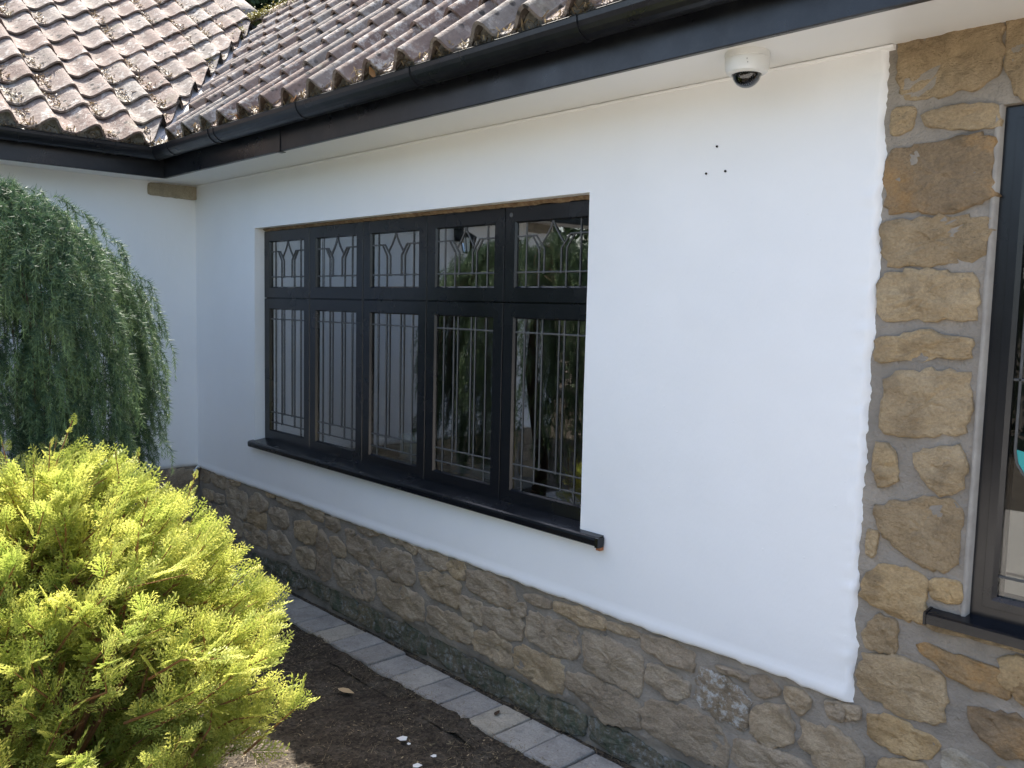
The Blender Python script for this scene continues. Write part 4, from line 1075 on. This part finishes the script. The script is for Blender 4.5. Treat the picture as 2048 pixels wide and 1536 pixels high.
grp = rng.integers(0, 6, len(P_)); parts = []
for k in range(6):
    s = grp == k; parts.append(place(*temps[k], mats[s], P_[s]))
foliage('foliage', parts, M['gold'], gold_bush, label='golden yellow feathery sprays')
gold_bush_children = [c for c in gold_bush.children]
for c in gold_bush_children: c.matrix_parent_inverse = Matrix.Translation((-BC[0], -BC[1], 0))
for i in range(14):                                   # inner limbs
    a = rng.uniform(0, 2*math.pi); z = rng.uniform(.3, .9); r_ = float(bush_r(z))*.5
    stem.tube([(BC[0], BC[1], .0), (BC[0]+r_*.4*math.cos(a), BC[1]+r_*.4*math.sin(a), z*.4), (BC[0]+r_*math.cos(a), BC[1]+r_*math.sin(a), z)], [.018, .012, .005], 6)
o = stem.build('stem', M['redstem'], gold_bush); o.matrix_parent_inverse = Matrix.Translation((-BC[0], -BC[1], 0))

# ---------------------------------------------------------------- weeping conifer
TC = np.array([1.46, -1.57]); TR, TZ, TH_ = .72, 1.42, .65
weeper = empty('weeping_conifer', (TC[0], TC[1], 0), 'dark blue-green weeping conifer with hanging needled branches beside the wing wall', 'tree')
INV = Matrix.Translation((-TC[0], -TC[1], 0))
arcs = []; bark = MB()
for i in range(150):
    th = rng.uniform(0, 2*math.pi); sc = rng.uniform(.80, 1.04) if i < 115 else rng.uniform(.45, .8); wob = rng.normal(0, .10)
    endz = rng.uniform(.70, 1.15) - (.0 if i < 115 else .25); pts = []
    for t in np.linspace(.12, 1, 22):
        an = t*math.pi*.56; r_ = TR*sc*math.sin(min(an, math.pi/2))*(1 + .06*math.sin(th*4)); z = TZ + TH_*sc*math.cos(an) if an < math.pi/2 else TZ - (an-math.pi/2)/(math.pi*.06)*(TZ-endz)
        a = th + wob*t
        pts.append((TC[0]+r_*math.cos(a), TC[1]+r_*math.sin(a), z + .02*n3(th*9, t*6)))
    arcs.append((np.array(pts), th))
    if i % 2 == 0: bark.tube([(TC[0]+(q[0]-TC[0])*.92, TC[1]+(q[1]-TC[1])*.92, q[2]-.03) for q in pts[::3]], list(np.linspace(.006, .001, len(pts[::3]))), 4)
bark.tube([(TC[0], TC[1], -.05), (TC[0]+.04, TC[1]-.02, .6), (TC[0]-.03, TC[1]+.03, 1.2), (TC[0], TC[1], 1.9)], [.06, .05, .04, .02], 10)
nb_v = []; nb_f = []; nb_a = []
def needle_batch(P, D, Lr, w, tipv):
    n = len(P); s = np.cross(D, rng.normal(0, 1, (n, 3))); s /= np.linalg.norm(s, axis=1, keepdims=True)+1e-9
    V = np.stack([P - s*w, P + s*w, P + D*Lr[:, None]], 1).reshape(-1, 3)
    F = np.arange(n*3).reshape(-1, 3); A = np.stack([tipv*.5, tipv*.5, tipv], 1).ravel(); return V, F, A
allP, allD, allL, allT = [], [], [], []
DOWN = np.array([0, 0, -1.])
for pts, th in arcs:
    seg = np.diff(pts, axis=0); ln2 = np.linalg.norm(seg, axis=1); cum = np.r_[0, np.cumsum(ln2)]
    nfr = int(cum[-1]/.046)
    for s in range(nfr):
        u = (s+rng.random())/nfr*cum[-1]; p = np.array([np.interp(u, cum, pts[:, k]) for k in range(3)])
        out = np.array([p[0]-TC[0], p[1]-TC[1], 0]); out /= np.linalg.norm(out)+1e-6
        tang = np.array([-out[1], out[0], 0])
        d0 = out*rng.uniform(.35, 1.0) + tang*rng.uniform(-.6, .6) + np.array([0, 0, rng.uniform(-.1, .5)]); d0 /= np.linalg.norm(d0)
        La = rng.uniform(.10, .22); drp = rng.uniform(.65, 1.1)
        def shoot(c0, d0, La, drp, step, tone):
            m_ = int(La/step); t0 = np.linspace(0, 1, m_)
            pos = c0 + d0*(La*t0*(1-.55*t0))[:, None] + DOWN*(drp*La*t0**1.8)[:, None]
            ax = d0*(1-.95*t0)[:, None] + DOWN*(1.7*drp*t0)[:, None]; ax /= np.linalg.norm(ax, axis=1, keepdims=True)
            dirs = rng.normal(0, 1, (m_, 3)); dirs -= ax*np.sum(dirs*ax, 1, keepdims=True); dirs /= np.linalg.norm(dirs, axis=1, keepdims=True)
            dirs = dirs*.95 + ax*(.50+.6*t0**2)[:, None]; dirs /= np.linalg.norm(dirs, axis=1, keepdims=True)
            allP.append(pos); allD.append(dirs); allL.append(rng.uniform(.022, .035, m_)*(1-.45*t0**4)); allT.append(np.clip(tone + .75*t0**2 + rng.normal(0, .08, m_), 0, 1))
            k = np.arange(0, m_-4, 4); allP.append(pos[k]); allD.append((pos[k+4]-pos[k])/np.maximum(np.linalg.norm(pos[k+4]-pos[k], axis=1, keepdims=True), 1e-6)); allL.append(np.linalg.norm(pos[k+4]-pos[k], axis=1)*1.5); allT.append(np.full(len(k), .9))
            return pos, ax
        tone = rng.uniform(.0, .22)
        pos, ax = shoot(p, d0, La, drp, .0026, tone)
        for w_ in (.3, .55):
            if rng.random() < .75:
                i_ = int(w_*len(pos)); sd_ = np.cross(ax[i_], out)*rng.choice([-1, 1]); shoot(pos[i_], (ax[i_]+sd_*.9)/np.linalg.norm(ax[i_]+sd_*.9), La*.35, drp, .0028, tone)
P_, D_, L_, T_ = map(np.concatenate, (allP, allD, allL, allT))
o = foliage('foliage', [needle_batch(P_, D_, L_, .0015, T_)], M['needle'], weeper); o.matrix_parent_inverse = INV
o = bark.build('branch', M['bark'], weeper); o.matrix_parent_inverse = INV

# ---------------------------------------------------------------- trees behind the roof and the hedge opposite
def leaf_cloud(n, centre, rad, size, clumps=40):
    cs = rng.normal(0, 1, (clumps, 3)); cs /= np.linalg.norm(cs, axis=1, keepdims=True); cs *= rng.uniform(.35, .95, (clumps, 1)); cs = cs*rad + centre
    w = rng.integers(0, clumps, n); P = cs[w] + rng.normal(0, .17, (n, 3))*rad
    d = rng.normal(0, 1, (n, 3)); d /= np.linalg.norm(d, axis=1, keepdims=True); s = np.cross(d, rng.normal(0, 1, (n, 3))); s /= np.linalg.norm(s, axis=1, keepdims=True)
    L_ = size*rng.uniform(.6, 1.3, n)[:, None]
    V = np.stack([P, P+d*L_*.5+s*L_*.3, P+d*L_, P+d*L_*.5-s*L_*.3], 1).reshape(-1, 3); q = np.arange(n)*4
    F = np.concatenate([np.stack([q, q+1, q+2], 1), np.stack([q, q+2, q+3], 1)]); return V, F, np.repeat(rng.random(n), 4)
for (x, y, h, rad, lab) in ((-9.9, 6.0, 7.0, (2.6, 2.6, 3.2), 'dark broad tree rising behind the roof where ridge and valley meet'),):
    t = empty('garden_tree', (x, y, 0), lab, 'tree')
    o = foliage('crown', [leaf_cloud(26000, np.array([0, 0, h]), np.array(rad), .17, 90)], M['darkleaf'], t)
    MB().tube([(0, 0, -.1), (.1, .05, 2.5), (0, 0, h)], [.28, .2, .08], 10).build('trunk', M['bark'], t)
hg = empty('hedge', (2, -9.2, 0), 'dark green garden hedge mirrored in the right-hand panes', 'hedge')
hp = []
n = 30000; P = np.stack([rng.uniform(-12, 14, n), rng.normal(0, .35, n), 3.2*rng.random(n)**.8 + .15*np.sin(rng.uniform(0, 20, n))], 1)
d = rng.normal(0, 1, (n, 3)); d /= np.linalg.norm(d, axis=1, keepdims=True); s = np.cross(d, rng.normal(0, 1, (n, 3))); s /= np.linalg.norm(s, axis=1, keepdims=True); L_ = rng.uniform(.08, .18, n)[:, None]
V = np.stack([P, P+d*L_*.5+s*L_*.35, P+d*L_, P+d*L_*.5-s*L_*.35], 1).reshape(-1, 3); q = np.arange(n)*4
foliage('foliage', [(V, np.concatenate([np.stack([q, q+1, q+2], 1), np.stack([q, q+2, q+3], 1)]), np.repeat(rng.random(n), 4))], M['darkleaf'], hg)
k = MB()
for x in np.arange(-12, 14, 1.3): k.tube([(x, 0, -.1), (x+.1, .1, 1.2), (x, 0, 2.6)], [.06, .05, .02], 6)
k.build('stem', M['bark'], hg)

# ---------------------------------------------------------------- litter, flakes and leaves on the ground
def bits(n, pf, lmin, lmax, w, flat=.25):
    P = pf(n); n = len(P); a = rng.uniform(0, 2*math.pi, n); D = np.stack([np.cos(a), np.sin(a), rng.normal(0, flat, n)], 1); D /= np.linalg.norm(D, axis=1, keepdims=True)
    s = np.stack([-np.sin(a), np.cos(a), rng.normal(0, .3, n)], 1)*w; L_ = rng.uniform(lmin, lmax, n)[:, None]
    V = np.stack([P-s*.5-D*L_*.5, P+s*.5-D*L_*.5, P+D*L_*.5+s*.3, P+D*L_*.5-s*.3], 1).reshape(-1, 3); q = np.arange(n)*4
    return V, np.concatenate([np.stack([q, q+1, q+2], 1), np.stack([q, q+2, q+3], 1)]), np.repeat(rng.random(n)**1.6, 4)
def soil_pts(n):
    x = rng.uniform(1.2, 5.2, n); y = -.22 - 1.5*rng.random(n)**1.3; keep = np.array([n3(a*4, b*4, 2) + rng.normal(0, .25) > -.12 for a, b in zip(x, y)])
    x, y = x[keep], y[keep]; return np.stack([x, y, np.full(len(x), -.006) + rng.uniform(0, .008, len(x))], 1)
def edge_pts(n):
    x = rng.uniform(.4, 5, n); y = np.where(rng.random(n) < .5, -.232 + rng.normal(0, .016, n), -.016 + rng.normal(0, .008, n)); return np.stack([x, y, rng.uniform(.002, .009, n)], 1)
def pav_pts(n): return np.stack([rng.uniform(1.2, 5, n), rng.uniform(-.23, -.02, n), np.full(n, .005)], 1)
foliage('ground_litter', [bits(16000, soil_pts, .006, .028, .0016), bits(1500, edge_pts, .008, .035, .0016), bits(300, pav_pts, .004, .012, .002, .1), bits(2600, soil_pts, .005, .012, .006)], M['litter'], None,
        kind='stuff', label='fine dry needles and twigs over the dark soil', category='litter')
def flat_leaf(name, x, y, z, size, mat, label, cat, rot, shape, group=None):
    k = MB(); n = len(shape); c, s = math.cos(rot), math.sin(rot)
    for dz in (0, .0012): k.v += [(size*(p[0]*c-p[1]*s), size*(p[0]*s+p[1]*c), dz + .12*size*(p[0]**2) + .2*size*abs(p[1])) for p in shape]
    k.f += [tuple(range(n))[::-1], tuple(range(n, 2*n))] + [(i, (i+1) % n, n+(i+1) % n, n+i) for i in range(n)]
    o = k.build(name, mat, None); o.location = (x, y, z); o['label'] = label; o['category'] = cat
    if group: o['group'] = group
    return o
LS = [(-.5, 0), (-.3, .17), (0, .23), (.3, .12), (.55, 0), (.3, -.13), (0, -.2), (-.3, -.15)]
flat_leaf('dry_leaf', 2.507, -.458, .004, .085, m_simple("pale_tan_leaf", (.50, .36, .20), .7), 'single tan dry leaf lying on the dark soil', 'leaf', .3, LS)
flat_leaf('dark_leaf', 3.07, -.11, .007, .045, M['bark'], 'small dark shrivelled leaf on a grey paver', 'leaf', 2.0, LS)
FS = [(-.5, -.2), (-.2, .4), (.3, .45), (.5, -.05), (.1, -.45)]
for (px, s, lab) in (((2.985, -.513), .040, 'largest white paint flake on the soil'), ((3.03, -.515), .016, 'tiny white paint flake beside the largest flake'), ((3.16, -.50), .022, 'white paint flake near the pavers on the soil'), ((3.175, -.585), .034, 'white paint flake at the bottom edge of the picture'), ((3.36, -.44), .02, 'white paint flake nearest the pavers at the bottom edge')):
    flat_leaf('paint_flake', px[0], px[1], .002, s, M['flake'], lab, 'paint flake', random.uniform(0, 6), FS, 'white paint flakes on the soil')
# litter and moss on the roof and in the gutters
def gut_pts(n):
    x = rng.uniform(.42, 4.6, n); return np.stack([x, rng.uniform(-.42, -.33, n), 2.485 + .05*rng.random(n)**1.6 + .05*np.array([max(0, n3(a*5, 3)) for a in x])], 1)
def gutw_pts(n):
    y = rng.uniform(-2.2, -.33, n); return np.stack([rng.uniform(.29, .385, n), y, 2.485 + .05*rng.random(n)**1.6 + .05*np.array([max(0, n3(a*5, 9)) for a in y])], 1)
def trough_pts(which):
    def fn(n):
        out = []
        for _ in range(n):
            if which == 'W':
                j = rng.integers(10, 27); i = rng.integers(0, 12); s = rng.normal(.24, .10); t = rng.uniform(-.02, .22)**1.0
                y = -4.60 + (j+s)*COVER; u = i*.265+max(0, t); c, sn = math.cos(math.radians(34.5)), math.sin(math.radians(34.5)); h = prof_h(max(0, min(1, s))) + TILT*(1-max(0, t)/GAUGE) + .009
                if n3(j*3.13+.3, i*2.73+.4, 5) < .04: continue
                p = np.array([.375-c*u+sn*h, y, EZ-.008+sn*u+c*h])
                if -vn.dot(Vector(p)-vbot) < .05: continue
            else:
                j = rng.integers(28, 46); i = rng.integers(0, 8); s = rng.normal(.24, .10); t = max(0, rng.uniform(-.02, .22))
                x = -6.035 + (j+s)*COVER; u = i*.300+t; c, sn = math.cos(math.radians(41)), math.sin(math.radians(41)); h = prof_h(max(0, min(1, s))) + TILT*(1-t/GAUGE) + .009
                if n3(j*3.13+.3, i*2.73+.4, 8) < .06: continue
                p = np.array([x, -.392+c*u-sn*h, EZ-.008+sn*u+c*h])
                if vn.dot(Vector(p)-vbot) < .13: continue
            out.append(p)
        return np.array(out)
    return fn
foliage('roof_litter', [bits(7000, gut_pts, .008, .045, .005, .8), bits(4600, gutw_pts, .008, .05, .006, .8), bits(9000, trough_pts('W'), .010, .045, .007, .5), bits(5000, trough_pts('M'), .010, .04, .006, .5)], M['litter'], None,
        kind='stuff', label='dry twigs and moss lodged between the roof tiles and gutters', category='litter')
def moss_pts(n):
    x = rng.uniform(vtop.x-.05, vtop.x+2.0, n); k = rng.random(n) < .35; x = np.where(k, rng.normal(vtop.x+.12, .10, n), x); return np.stack([x, RIDGE_Y-.10 + rng.normal(0, .035, n), RIDGE_Z+.045 + rng.normal(0, .018, n)], 1)
def moss2(n): 
    t = rng.choice([.55, .80, .86], n) + rng.normal(0, .012, n); c = np.array([vbot.lerp(vtop, q) - vn*.08 for q in t]); return c + rng.normal(0, .016, (n, 3)) + np.array([0, 0, .075])
foliage('roof_moss', [bits(2600, moss_pts, .008, .018, .010, .5), bits(420, moss2, .008, .016, .010, .5)], M['moss'], None, kind='stuff', label='yellow-green moss along the ridge and valley', category='moss')
for i, (x, z, lab) in enumerate(((2.02, 2.505, 'orange dry leaf hanging over the gutter rim beside a bracket'), (1.98, 2.525, 'orange dry leaf lying on the gutter litter'), (2.62, 2.515, 'orange dry leaf standing in the gutter farther right'), (1.45, 2.51, 'small orange leaf in the gutter near the roof valley'))):
    lf = flat_leaf('gutter_leaf', x, -.425 + .02*(i % 2), z, .055, M['deadleaf'], lab, 'leaf', i*1.3, LS, 'orange leaves in the gutter')
    lf.rotation_euler = (1.1, .6*(i-1), .4*i)
